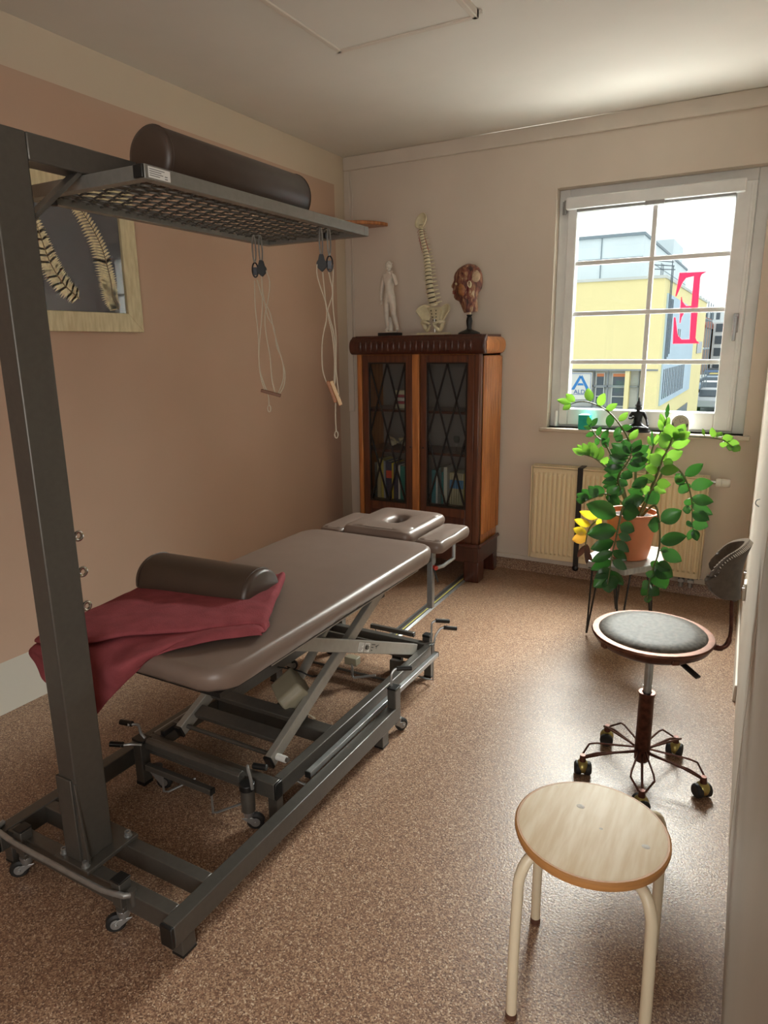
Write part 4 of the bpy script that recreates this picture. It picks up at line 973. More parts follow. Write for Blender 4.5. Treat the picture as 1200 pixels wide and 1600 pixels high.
m = MB(); m.tube([HP(.018+.009*math.cos(a), -.064, .287+.017*math.sin(a)) for a in [2*PI*i/18 for i in range(18)]], .003, 6, closed=True); obj('ear_rim', m, M_bone, A)
m = MB(); m.ball(HP(.045,-.038,.33), .034, 18, 12, (1.1,.72,1.1)); obj('skull_window', m, mat('pale_skull', 'b39c80', .5, var=.15, vscale=70), A, smooth=180)
m = MB(); m.ball(HP(-.030,-.046,.262), .030, 18, 12, (.95,.5,1.25)); obj('jaw_muscle', m, mat('ochre_muscle', '96643e', .45, var=.3, vscale=60), A, smooth=180)
m = MB()
for i in range(8): m.tube(cat_rom([HP(-.005+.012*math.cos(i), -.061, .20+.01*i), HP(.010, -.064, .28), HP(.02+.009*(i-3), -.066+.003*abs(i-3), .33+.004*i), HP(.012+.016*(i-3), -.050+.004*abs(i-3), .375)], 6), .0014, 5)
obj('vessels', m, mat('vessel_red', '6d1d1c', .4), A)
m = MB(); m.ball(HP(-.068,-.030,.300), .008, 12, 8); obj('eye', m, M_bone2, A)
m = MB(); m.ball(HP(-.088,-.012,.248), .010, 12, 8, (.9,1.6,.45)); m.ball(HP(-.088,-.012,.258), .010, 12, 8, (.9,1.5,.4)); obj('lips', m, mat('lip', 'a85a4c', .4), A, smooth=180)

# ------------------------------------------------------------------ corner shelf
m = MB(); m.prism([(0,0)]+[(.335*math.cos(a), -.26*math.sin(a)) for a in [PI/2*i/20 for i in range(21)]], (XL+.001, YB-.013, 2.215), (1,0,0), (0,1,0), (0,0,1), .022)
thing('corner_shelf', m, M_wood_o, 'small rounded brown wooden corner shelf high on the wall', 'shelf', bev=.005)

# ------------------------------------------------------------------ picture
y0, y1, z0, z1 = 1.12, 2.355, 1.53, 2.150; xf = XL+.001
Pc = empty('framed_picture', (XL, 1.7, z0), 'cream-framed dark picture with golden feathers on the brown wall', 'picture')
m = MB(); w = .082
for poly in ([(y0,z0),(y1,z0),(y1-w,z0+w),(y0+w,z0+w)], [(y1,z0),(y1,z1),(y1-w,z1-w),(y1-w,z0+w)], [(y1,z1),(y0,z1),(y0+w,z1-w),(y1-w,z1-w)], [(y0,z1),(y0,z0),(y0+w,z0+w),(y0+w,z1-w)]):
    m.prism(poly, (xf,0,0), (0,1,0), (0,0,1), (1,0,0), .026)
obj('frame', m, M_frame, Pc, bev=.002)
obj('picture_board', MB().bb((xf, y0+w, z0+w), (xf+.012, y1-w, z1-w)), mat('dark_print', '50525a', .55), Pc)
def feather(pts, wl, wr, n_=62, seed=1):
    sp = cat_rom([V(xf+.0125, a, b_) for a, b_ in pts], 12); m = MB(); N_ = len(sp); rr = random.Random(seed)
    for i in range(3, n_):
        f = i/n_; p = sp[int(f*(N_-1))]; q = sp[min(int(f*(N_-1))+1, N_-1)]; d = (q-p)
        if d.length < 1e-6: continue
        d.normalize(); sd = V(0, d.z, -d.y)
        e = math.sin(PI*min(1, f*.9+.12))**.6
        for k, W_ in ((1, wl), (-1, wr)):
            L_ = W_*e*rr.uniform(.92, 1.05)
            a = p; b1 = p+sd*k*L_*.55+d*L_*.22; c1 = p+sd*k*L_+d*L_*.25; hw = .0044
            m.add([a-d*hw, b1-d*hw*1.3, c1, b1+d*hw, a+d*hw], [(0,1,2,3,4)])
    return m, sp
for i, (pts, wl, wr) in enumerate((([(2.23,1.63),(2.205,1.68),(2.20,1.76),(2.165,1.90),(2.08,2.03),(1.98,2.09)], .036, .070), ([(2.03,1.665),(1.96,1.72),(1.91,1.80),(1.88,1.90),(1.85,2.02)], .050, .062), ([(1.72,1.645),(1.68,1.72),(1.66,1.82),(1.66,1.95),(1.70,2.05)], .05, .06))):
    m, sp = feather(pts, wl, wr, seed=i)
    fo = obj('feather_print', m, M_gold, Pc, smooth=0, fix=False)
    obj('feather_quill', MB().tube([p+V(.0015,0,0) for p in sp], [.0032-.002*(j/len(sp)) for j in range(len(sp))], 6), mat('quill_gold', '8a7550', .5) if i == 0 else bpy.data.materials['quill_gold'], fo)
obj('picture_glass', MB().bb((xf+.016, y0+w, z0+w), (xf+.018, y1-w, z1-w)), glass_mat('picture_glass_m', 'ffffff', .03), Pc)

# ------------------------------------------------------------------ radiator
rx0, rx1, rz0, rz1 = -1.222, -.212, .128, .722
Rd = empty('radiator', ((rx0+rx1)/2, YB, rz0), 'cream ribbed panel radiator under the window', 'radiator')
ry = YB-.105
m = MB(); n = 34; P = []
for i in range(n*6+1):
    u = i/6; f = u-int(u)
    dpt = .010 if .28 < f < .72 else (0 if f < .12 or f > .88 else .010*((f-.12)/.16 if f < .5 else (.88-f)/.16))
    x = rx0+.018+(rx1-rx0-.036)*i/(n*6)
    P.append([V(x, ry, rz0), V(x, ry, rz0+.030), V(x, ry-dpt, rz0+.045), V(x, ry-dpt, rz1-.055), V(x, ry, rz1-.040), V(x, ry, rz1-.012)])
m.grid(P); m.bb((rx0+.012, ry+.004, rz0+.001), (rx1-.012, ry+.018, rz1-.013))
obj('front_panel', m, M_rad, Rd, smooth=30)
obj('back_panel', MB().bb((rx0+.012, YB-.045, rz0), (rx1-.012, YB-.022, rz1-.012)), M_rad, Rd, bev=.003)
obj('side_cover', MB().bb((rx0, ry-.004, rz0), (rx0+.010, YB-.02, rz1)), M_rad, Rd, bev=.004); obj('side_cover', MB().bb((rx1-.010, ry-.004, rz0), (rx1, YB-.02, rz1)), M_rad, Rd, bev=.004)
m = MB(); m.bb((rx0+.01, ry-.006, rz1-.008), (rx1-.01, ry+.014, rz1)); m.bb((rx0+.01, YB-.044, rz1-.008), (rx1-.01, YB-.022, rz1)); m.bb((rx0+.01, ry+.036, rz1-.008), (rx1-.01, ry+.046, rz1))
for i in range(78): x = rx0+.014+i*(rx1-rx0-.028)/77; m.bb((x-.0042, ry, rz1-.008), (x+.0042, YB-.03, rz1-.001))
obj('top_grille', m, M_rad, Rd)
m = MB(); z = rz1-.028; m.cyl((rx1, ry+.03, z), (rx1+.030, ry+.03, z), .012, n=16)
v = obj('valve', m, M_chrome, Rd); m = MB(); m.lathe([(.020,0),(.024,.004),(.024,.022),(.021,.024),(.021,.028),(.023,.030),(.022,.066),(.018,.072),(0,.072)], (rx1+.030, ry+.03, z), 24, ax=(1,0,0)); obj('thermostat_head', m, M_white, v)
m = MB()
for x in (rx1-.10, rx1-.05): m.cyl((x, ry+.04, .06), (x, ry+.04, rz0+.004), .013, n=14); m.cyl((x, ry+.04, .075), (x, YB-.018, .075), .008, n=12); m.box((x, ry+.04, .10), (.034, .030, .020))
obj('connection_valves', m, M_silver, Rd, bev=.002)
bx_ = -.915
m = MB(); m.bb((bx_-.016, ry-.018, .085), (bx_+.016, ry-.014, rz1+.006)); m.bb((bx_-.016, ry-.018, rz1+.002), (bx_+.016, YB-.02, rz1+.006)); m.ball((bx_, ry-.018, .10), .022, 12, 8, (.9,.5,.9))
thing('black_strap', m, M_black, 'black vertical strap hanging over the front of the radiator', 'strap', bev=.001)

# ------------------------------------------------------------------ window sill things
def up(mb, x, y, z): mb.v = [(a+x, b_+y, c_+z) for a, b_, c_ in mb.v]; return mb
m = MB(); m.prism([(-.033,-.033),(.033,-.033),(.033,.033),(-.033,.033)], (-.928, 4.19, wz0), (1,0,0), (0,1,0), (0,0,1), .09)
cd = empty('candle_holder', (-.928, 4.19, wz0), 'small turquoise square glass candle holder at the left of the window sill', 'candle holder'); obj('glass_cube', m, M_turq, cd, bev=.006, seg=3); obj('wax', MB().cyl((-.928,4.19,wz0+.09),(-.928,4.19,wz0+.092),.022,n=20), M_white, cd)
# small seated figure
qx, qy = -.628, 4.19
Bd = empty('seated_figurine', (qx, qy, wz0), 'dark bronze figurine of a seated meditating figure on the window sill', 'figurine')
k = .92; zz = wz0
B2 = lambda x, y, z, r: (qx+x*k, qy+y*k, zz+z*k, (r*k, r*k))
J = [B2(0,.01,.035,.030), B2(0,.012,.070,.024), B2(0,.012,.105,.030), B2(0,.010,.128,.014),
     B2(-.045,-.010,.024,.018), B2(-.072,-.030,.020,.014), B2(-.020,-.050,.022,.011), B2(.015,-.052,.024,.008),
     B2(.045,-.010,.024,.018), B2(.072,-.030,.020,.014), B2(.020,-.056,.030,.011), B2(-.015,-.056,.032,.008),
     B2(-.034,.010,.118,.013), B2(-.050,.0,.082,.010), B2(-.028,-.028,.086,.008), B2(-.014,-.036,.098,.007),
     B2(.034,.010,.118,.013), B2(.056,-.004,.080,.010), B2(.068,-.034,.050,.008), B2(.070,-.046,.040,.007)]
Ed = [(0,1),(1,2),(2,3),(0,4),(4,5),(5,6),(6,7),(0,8),(8,9),(9,10),(10,11),(2,12),(12,13),(13,14),(14,15),(2,16),(16,17),(17,18),(18,19)]
skin('body', J, Ed, M_bronze, Bd)
m = MB(); m.ball((qx, qy+.004, zz+.150*k), .020*k, 16, 12, (.85,.9,1.1)); m.ball((qx, qy-.014, zz+.148*k), .004, 8, 6); m.ball((qx-.018*k, qy+.004, zz+.145*k), .005, 8, 6, (.5,.8,2)); m.ball((qx+.018*k, qy+.004, zz+.145*k), .005, 8, 6, (.5,.8,2)); m.cyl((qx, qy+.008, zz+.120*k), (qx, qy+.006, zz+.14*k), .010)
obj('head', m, M_bronze, Bd, smooth=180)
m = MB(); m.lathe([(.019,0),(.021,.004),(.018,.010),(.013,.016),(.011,.024),(.006,.030),(.004,.042),(.001,.052),(0,.052)], (qx, qy+.006, zz+.160*k), 20); obj('crown', m, M_bronze, Bd)
obj('base', MB().lathe([(.078,0),(.080,.006),(.074,.014),(0,.014)], (qx, qy-.012, zz), 30, sx=1, sy=.62), M_bronze, Bd)
# small clock
tcx = -.395; Cl = empty('small_clock', (tcx, 4.19, wz0), 'small white round clock standing on the window sill right of the figurine', 'clock')
obj('case', MB().cyl((tcx, 4.175, wz0+.062), (tcx, 4.205, wz0+.062), .046, n=36).prism([(-.046,0),(.046,0),(.046,.062),(-.046,.062)], (tcx, 4.175, wz0), (1,0,0), (0,0,1), (0,1,0), .03), M_white, Cl, bev=.003)
d_ = obj('dial', MB().cyl((tcx, 4.1735, wz0+.062), (tcx, 4.1752, wz0+.062), .035, n=32), mat('dial_cream', 'c9c3b4', .4), Cl)
m = MB()
for i in range(12): a = PI*i/6; m.box((tcx+.029*math.cos(a), 4.173, wz0+.062+.029*math.sin(a)), (.004, .0008, .0015), (0, -a, 0))
m.beam((tcx, 4.173, wz0+.062), (tcx+.014, 4.173, wz0+.072), .0015, .001, up=(0,1,0)); m.beam((tcx, 4.173, wz0+.062), (tcx-.006, 4.173, wz0+.085), .0012, .001, up=(0,1,0)); obj('hands', m, M_ink, d_)

# ------------------------------------------------------------------ floor track under the table
m = MB(); a, b2 = V(-1.575, 4.10, 0), V(-1.540, 2.80, 0)
d = (b2-a).normalized(); s2 = V(-d.y, d.x, 0); Lt = (b2-a).length
Tr = empty('floor_track', (-1.55, 3.4, 0), 'flat aluminium floor channel with a yellow line running under the cabinet', 'cable channel')
obj('channel', MB().prism([(-.036,0),(.036,0),(.026,.009),(-.026,.009)], a, s2, (0,0,1), d, Lt), M_aluw, Tr, bev=.001)
obj('yellow_line', MB().prism([(.010,.009),(.015,.009),(.015,.0098),(.010,.0098)], a, s2, (0,0,1), d, Lt), M_yel, Tr)
obj('groove', MB().prism([(-.014,.009),(-.002,.009),(-.002,.0096),(-.014,.0096)], a, s2, (0,0,1), d, Lt), M_steel, Tr)

# ------------------------------------------------------------------ ceiling panel
cx_, cy_ = -1.700, 2.735
Pn = empty('ceiling_panel', (-1.4, 2.2, ZC), 'flat cream framed panel mounted on the ceiling', 'ceiling panel')
o = obj('panel', MB().bb((cx_+.02, 1.52, ZC-.024), (cx_+.60, cy_-.02, ZC-.006)), M_ceil, Pn)
frame = MB()
for q in ((cx_, 1.5, cx_+.022, cy_), (cx_+.598, 1.5, cx_+.62, cy_), (cx_, cy_-.022, cx_+.62, cy_), (cx_, 1.5, cx_+.62, 1.522)): frame.bb((q[0], q[1], ZC-.030), (q[2], q[3], ZC))
obj('frame', frame, M_trim, Pn, bev=.003)
obj('shadow_gap', MB().bb((cx_-.010, cy_, ZC-.012), (cx_+.63, cy_+.010, ZC)), M_trim, Pn)

# ------------------------------------------------------------------ door leaf on the right, socket on the wall behind it
dy0, dy1 = 1.10, 2.90
D = empty('door_1', (.04, 2.0, 0), None, None); D['kind'] = 'structure'
def dx(y): return .030+(2.917-y)*.0195
M_door = mat('door_paint', 'bdb5aa', .5, var=.03, vscale=4)
struct('door_leaf', MB().prism([(dx(dy1), dy1), (dx(2.02), 2.02), (dx(2.02)+.040, 2.02), (dx(dy1)+.040, dy1)], (0,0,.006), (1,0,0), (0,1,0), (0,0,1), 2.0), M_door, D, bev=.002)
struct('door_frame', MB().prism([(dx(2.02), 2.016), (dx(.6), .6), (dx(.6)+.11, .6), (dx(2.02)+.11, 2.016)], (0,0,0), (1,0,0), (0,1,0), (0,0,1), 2.1), M_door, D, bev=.003)
m = MB(); m.bb((dx(dy1)+.008, dy1, .80), (dx(dy1)+.030, dy1+.003, .99)); m.bb((dx(dy1)+.012, dy1+.003, .86), (dx(dy1)+.026, dy1+.012, .885))
struct('door_latch', m, M_silver, D, bev=.001)
struct('latch_hook', MB().tube(cat_rom([(dx(dy1)+.004, dy1+.004, .87), (dx(dy1)-.012, dy1+.004, .862), (dx(dy1)-.014, dy1+.004, .848), (dx(dy1)-.002, dy1+.004, .838)], 5), .0022, 6), M_silver, D)
yy = 3.30; xx = wx(yy)
So = empty('wall_socket', (xx, yy, .30), 'white wall socket low on the right wall near the door edge', 'socket')
obj('cover_plate', MB().bb((xx-.012, yy-.04, .33), (xx, yy+.04, .41)), M_white, So, bev=.003)
obj('socket_insert', MB().cyl((xx-.014, yy, .37), (xx-.011, yy, .37), .022, n=24), M_white, So)
PLANT = [([(-0.509,3.47,0.67),(-0.513,3.491,0.839),(-0.556,3.513,0.977),(-0.606,3.534,1.053),(-0.679,3.556,1.122),(-0.771,3.577,1.16),(-0.834,3.599,1.16),(-0.878,3.62,1.145)],[((-0.878,3.62,1.149),(-0.944,3.6,1.167),0.029,2),((-0.852,3.599,1.16),(-0.905,3.619,1.196),0.034,2),((-0.878,3.62,1.145),(-0.912,3.6,1.118),0.03,2),((-0.771,3.577,1.163),(-0.789,3.597,1.229),0.04,2),((-0.727,3.577,1.145),(-0.698,3.557,1.207),0.038,2),((-0.688,3.556,1.124),(-0.638,3.576,1.157),0.03,2),((-0.664,3.556,1.106),(-0.661,3.536,1.044),0.036,1),((-0.616,3.534,1.076),(-0.581,3.554,1.118),0.029,2),((-0.605,3.534,1.048),(-0.63,3.514,0.997),0.03,1),((-0.556,3.513,0.986),(-0.524,3.533,1.038),0.032,2),((-0.605,3.534,1.039),(-0.548,3.514,1.053),0.029,1),((-0.617,3.513,0.974),(-0.598,3.533,1.01),0.034,1),((-0.555,3.513,0.967),(-0.593,3.493,0.973),0.034,1)],2),([(-0.512,3.46,0.671),(-0.579,3.478,0.798),(-0.635,3.496,0.907),(-0.675,3.514,0.965),(-0.723,3.532,0.999),(-0.763,3.55,1.049)],[((-0.758,3.55,1.045),(-0.766,3.53,1.092),0.023,1),((-0.753,3.55,1.04),(-0.729,3.57,1.083),0.025,1),((-0.748,3.55,1.03),(-0.785,3.53,1.043),0.021,1),((-0.729,3.532,1.014),(-0.777,3.552,0.991),0.023,1),((-0.718,3.532,1.0),(-0.695,3.512,1.046),0.025,1),((-0.708,3.532,0.99),(-0.724,3.552,0.948),0.025,1),((-0.69,3.514,0.979),(-0.657,3.494,1.033),0.03,1),((-0.678,3.514,0.965),(-0.657,3.534,0.99),0.027,1),((-0.659,3.514,0.942),(-0.682,3.494,0.992),0.029,1)],1),([(-0.512,3.46,0.671),(-0.592,3.45,0.802),(-0.659,3.44,0.866),(-0.705,3.43,0.901),(-0.76,3.42,0.918)],[((-0.75,3.42,0.916),(-0.804,3.4,0.944),0.03,2),((-0.741,3.42,0.914),(-0.791,3.44,0.959),0.034,2),((-0.729,3.43,0.911),(-0.758,3.41,0.972),0.034,2),((-0.715,3.43,0.905),(-0.737,3.45,0.975),0.036,2),((-0.694,3.43,0.899),(-0.71,3.41,0.977),0.036,2),((-0.681,3.43,0.89),(-0.677,3.45,0.956),0.034,2),((-0.668,3.44,0.87),(-0.637,3.42,0.91),0.032,2),((-0.64,3.44,0.858),(-0.623,3.46,0.899),0.032,1)],2),([(-0.503,3.46,0.672),(-0.569,3.443,0.747),(-0.583,3.427,0.797),(-0.574,3.41,0.839),(-0.547,3.393,0.881),(-0.526,3.377,0.922),(-0.517,3.36,0.971)],[((-0.53,3.377,0.931),(-0.609,3.357,0.986),0.048,1),((-0.533,3.377,0.917),(-0.621,3.397,0.951),0.046,1),((-0.544,3.393,0.9),(-0.619,3.373,0.926),0.044,1),((-0.551,3.393,0.881),(-0.63,3.413,0.891),0.042,1),((-0.559,3.393,0.866),(-0.64,3.373,0.857),0.042,1),((-0.573,3.41,0.829),(-0.651,3.43,0.812),0.038,1),((-0.583,3.427,0.807),(-0.651,3.407,0.785),0.036,1),((-0.582,3.427,0.783),(-0.655,3.447,0.758),0.034,1),((-0.524,3.377,0.941),(-0.553,3.357,1.004),0.04,1),((-0.519,3.36,0.948),(-0.484,3.38,1.008),0.042,1),((-0.517,3.377,0.932),(-0.447,3.357,0.986),0.044,1),((-0.52,3.377,0.913),(-0.454,3.397,0.942),0.044,1),((-0.53,3.393,0.892),(-0.448,3.373,0.917),0.048,1),((-0.542,3.393,0.872),(-0.46,3.413,0.882),0.046,1),((-0.56,3.41,0.84),(-0.513,3.39,0.826),0.042,1),((-0.579,3.427,0.802),(-0.54,3.447,0.776),0.038,1),((-0.57,3.443,0.766),(-0.582,3.423,0.721),0.038,1),((-0.57,3.427,0.808),(-0.522,3.447,0.846),0.034,1)],1),([(-0.509,3.44,0.676),(-0.56,3.415,0.695),(-0.622,3.39,0.733),(-0.671,3.365,0.719),(-0.729,3.34,0.689)],[((-0.644,3.39,0.721),(-0.68,3.37,0.772),0.046,1),((-0.622,3.39,0.728),(-0.574,3.41,0.772),0.053,1),((-0.666,3.365,0.719),(-0.704,3.345,0.773),0.042,1),((-0.685,3.365,0.713),(-0.744,3.385,0.744),0.038,1),((-0.703,3.365,0.703),(-0.758,3.345,0.729),0.036,1),((-0.715,3.34,0.696),(-0.764,3.36,0.701),0.03,1),((-0.612,3.39,0.724),(-0.559,3.37,0.693),0.048,1),((-0.63,3.39,0.713),(-0.58,3.41,0.706),0.042,1)],1),([(-0.513,3.38,0.688),(-0.534,3.347,0.684),(-0.544,3.313,0.614),(-0.55,3.28,0.535),(-0.555,3.247,0.477),(-0.554,3.213,0.41),(-0.556,3.18,0.343)],[((-0.559,3.313,0.65),(-0.693,3.293,0.693),0.08,1),((-0.531,3.347,0.703),(-0.447,3.367,0.733),0.059,1),((-0.539,3.347,0.659),(-0.459,3.327,0.669),0.072,1),((-0.541,3.313,0.605),(-0.478,3.333,0.577),0.055,1),((-0.548,3.28,0.579),(-0.674,3.26,0.556),0.072,1),((-0.539,3.28,0.565),(-0.484,3.3,0.541),0.038,1),((-0.556,3.28,0.527),(-0.655,3.26,0.484),0.055,1),((-0.547,3.28,0.531),(-0.49,3.3,0.48),0.04,1),((-0.553,3.247,0.486),(-0.641,3.227,0.432),0.044,1),((-0.552,3.247,0.494),(-0.493,3.267,0.446),0.04,1),((-0.556,3.247,0.443),(-0.642,3.227,0.388),0.044,1),((-0.553,3.247,0.443),(-0.49,3.267,0.403),0.04,1),((-0.551,3.213,0.41),(-0.615,3.193,0.363),0.044,1),((-0.549,3.213,0.406),(-0.495,3.233,0.334),0.04,1),((-0.556,3.213,0.381),(-0.618,3.193,0.317),0.061,1),((-0.556,3.213,0.371),(-0.554,3.233,0.287),0.063,1),((-0.554,3.213,0.381),(-0.522,3.193,0.325),0.048,1),((-0.529,3.347,0.675),(-0.502,3.367,0.739),0.048,1)],1),([(-0.437,3.42,0.706),(-0.402,3.389,0.698),(-0.371,3.357,0.623),(-0.358,3.326,0.548),(-0.358,3.294,0.481),(-0.369,3.263,0.432),(-0.377,3.231,0.374),(-0.378,3.2,0.299)],[((-0.366,3.357,0.619),(-0.416,3.337,0.613),0.065,1),((-0.364,3.357,0.632),(-0.283,3.377,0.686),0.067,1),((-0.355,3.326,0.541),(-0.248,3.306,0.585),0.057,1),((-0.341,3.294,0.507),(-0.257,3.314,0.463),0.057,1),((-0.361,3.263,0.443),(-0.284,3.243,0.404),0.072,1),((-0.364,3.263,0.428),(-0.313,3.283,0.33),0.072,1),((-0.354,3.263,0.453),(-0.296,3.243,0.435),0.048,1),((-0.371,3.231,0.347),(-0.41,3.251,0.291),0.042,1),((-0.374,3.231,0.337),(-0.33,3.211,0.318),0.046,1),((-0.376,3.2,0.314),(-0.376,3.22,0.269),0.032,1),((-0.361,3.231,0.405),(-0.394,3.211,0.415),0.032,3),((-0.358,3.294,0.458),(-0.376,3.314,0.411),0.038,3),((-0.372,3.231,0.37),(-0.401,3.211,0.339),0.042,3),((-0.349,3.294,0.506),(-0.316,3.314,0.514),0.025,3)],1),([(-0.457,3.48,0.682),(-0.427,3.488,0.79),(-0.407,3.496,0.866),(-0.391,3.504,0.922),(-0.37,3.512,0.973),(-0.357,3.52,1.01),(-0.311,3.528,1.016),(-0.253,3.536,1.016),(-0.188,3.544,1.013),(-0.138,3.552,1.002),(-0.099,3.56,0.969)],[((-0.184,3.544,1.016),(-0.195,3.524,1.062),0.025,2),((-0.172,3.544,1.017),(-0.155,3.564,1.039),0.027,2),((-0.147,3.552,1.008),(-0.104,3.532,1.023),0.034,2),((-0.13,3.552,0.995),(-0.077,3.572,0.988),0.032,2),((-0.1,3.56,0.976),(-0.07,3.54,0.96),0.034,2),((-0.138,3.552,0.999),(-0.144,3.572,0.967),0.029,2),((-0.112,3.56,0.982),(-0.113,3.54,0.958),0.029,2),((-0.225,3.536,1.024),(-0.237,3.556,1.053),0.013,2),((-0.36,3.52,0.991),(-0.379,3.5,1.075),0.061,2),((-0.352,3.52,1.001),(-0.315,3.54,1.071),0.051,2),((-0.345,3.52,1.006),(-0.286,3.5,1.04),0.04,2),((-0.364,3.512,0.971),(-0.287,3.532,0.996),0.044,2),((-0.377,3.512,0.957),(-0.409,3.492,1.029),0.057,2),((-0.381,3.504,0.908),(-0.313,3.524,0.944),0.049,2),((-0.391,3.504,0.894),(-0.422,3.484,0.96),0.049,2),((-0.336,3.52,1.011),(-0.324,3.54,1.051),0.038,2)],2),([(-0.462,3.42,0.685),(-0.422,3.425,0.782),(-0.399,3.43,0.867),(-0.383,3.435,0.932),(-0.362,3.44,0.974)],[((-0.392,3.43,0.886),(-0.442,3.41,0.937),0.051,2),((-0.402,3.43,0.858),(-0.465,3.45,0.869),0.044,2),((-0.394,3.43,0.859),(-0.313,3.41,0.872),0.046,2),((-0.411,3.425,0.811),(-0.482,3.445,0.819),0.042,2),((-0.402,3.425,0.803),(-0.342,3.405,0.8),0.044,2),((-0.417,3.425,0.778),(-0.363,3.445,0.754),0.034,2),((-0.43,3.425,0.772),(-0.474,3.405,0.758),0.038,2),((-0.442,3.425,0.757),(-0.4,3.445,0.694),0.067,1),((-0.458,3.425,0.741),(-0.527,3.405,0.758),0.048,1),((-0.47,3.425,0.778),(-0.502,3.445,0.81),0.044,1),((-0.446,3.425,0.818),(-0.511,3.405,0.778),0.048,1),((-0.385,3.435,0.905),(-0.344,3.455,0.895),0.038,2)],2),([(-0.44,3.52,0.676),(-0.407,3.534,0.802),(-0.375,3.549,0.874),(-0.327,3.563,0.851),(-0.284,3.577,0.786),(-0.259,3.591,0.708),(-0.25,3.606,0.628),(-0.247,3.62,0.566)],[((-0.295,3.577,0.818),(-0.223,3.557,0.883),0.046,1),((-0.269,3.577,0.768),(-0.173,3.597,0.788),0.055,1),((-0.257,3.591,0.708),(-0.163,3.571,0.702),0.051,1),((-0.256,3.591,0.679),(-0.162,3.611,0.631),0.046,1),((-0.25,3.606,0.633),(-0.173,3.586,0.607),0.051,1),((-0.296,3.577,0.775),(-0.337,3.597,0.821),0.048,1),((-0.277,3.591,0.74),(-0.314,3.571,0.774),0.057,1),((-0.264,3.591,0.708),(-0.277,3.611,0.663),0.038,1),((-0.256,3.606,0.647),(-0.292,3.586,0.646),0.038,1),((-0.247,3.62,0.581),(-0.177,3.64,0.56),0.053,1),((-0.248,3.62,0.576),(-0.27,3.6,0.568),0.032,1),((-0.241,3.62,0.547),(-0.258,3.64,0.482),0.032,1),((-0.236,3.62,0.543),(-0.215,3.6,0.494),0.036,1),((-0.312,3.563,0.824),(-0.332,3.583,0.781),0.038,1)],1),([(-0.482,3.5,0.666),(-0.461,3.52,0.839),(-0.45,3.54,0.951),(-0.427,3.56,1.016),(-0.403,3.58,1.071)],[((-0.402,3.58,1.094),(-0.397,3.56,1.163),0.017,1),((-0.41,3.58,1.052),(-0.433,3.6,1.113),0.025,2),((-0.415,3.56,1.035),(-0.43,3.54,1.089),0.023,2),((-0.404,3.58,1.052),(-0.393,3.6,1.097),0.025,2),((-0.451,3.54,0.965),(-0.457,3.52,1.036),0.013,1),((-0.448,3.54,0.956),(-0.477,3.56,1.004),0.023,2),((-0.438,3.54,0.966),(-0.429,3.52,1.02),0.023,2),((-0.46,3.54,0.903),(-0.489,3.56,0.955),0.029,2),((-0.464,3.52,0.877),(-0.437,3.5,0.929),0.032,2),((-0.426,3.56,1.002),(-0.4,3.58,1.024),0.025,2)],2),([(-0.544,3.44,0.653),(-0.644,3.405,0.601),(-0.682,3.37,0.575),(-0.696,3.335,0.532),(-0.694,3.3,0.473)],[((-0.665,3.405,0.6),(-0.747,3.385,0.631),0.036,4),((-0.687,3.37,0.572),(-0.773,3.39,0.585),0.034,4),((-0.699,3.335,0.537),(-0.759,3.315,0.559),0.038,4),((-0.692,3.335,0.521),(-0.769,3.355,0.49),0.048,5),((-0.656,3.37,0.573),(-0.636,3.35,0.616),0.025,4),((-0.697,3.3,0.487),(-0.73,3.32,0.414),0.025,6),((-0.686,3.3,0.493),(-0.679,3.28,0.401),0.025,6),((-0.693,3.3,0.463),(-0.661,3.32,0.402),0.021,6)],1)]
WORLD, P_SKY, P_STREET, P_REAR, EXPO = 1.3, 2500, 230, 24, 0.52
# ------------------------------------------------------------------ plant table
ZP = .400
Pt = empty('plant_table', (-.53, 3.5, 0), 'low side table with a grey-white wooden top and black hairpin legs under the potted plant', 'side table')
poly = [(-.715,3.41),(-.685,3.325),(-.495,3.262),(-.338,3.455),(-.400,3.735),(-.640,3.745)]
M_gw = mat('grey_washed_wood', 'a9a6a2', .4, vscale=8, stretch=(2, 12, 2), c2='8b8784')
obj('table_top', MB().prism(poly, (0,0,ZP-.032), (1,0,0), (0,1,0), (0,0,1), .032), M_gw, Pt, bev=.004)
for (fx, fy), (ax_, ay), (bx2, by2) in (((-.671,3.337),(-.668,3.375),(-.625,3.33)), ((-.503,3.268),(-.545,3.325),(-.475,3.31)), ((-.379,3.475),(-.415,3.43),(-.405,3.52)), ((-.60,3.74),(-.57,3.70),(-.64,3.69))):
    a, b_ = V(ax_, ay, ZP-.034), V(bx2, by2, ZP-.034); f = V(fx, fy, .006); e1 = (a-f).normalized(); e2 = (b_-f).normalized()
    pts = [a, f+e1*.02+V(0,0,.0)]+[f+(e1*math.cos(t)+e2*math.sin(t))*.006 for t in (.3, .8, 1.25)]+[f+e2*.02, b_]
    obj('leg', MB().tube(pts, .0048, 8).box((a+b_)/2, (abs(a.x-b_.x)+.02, abs(a.y-b_.y)+.02, .003)), M_black, Pt)
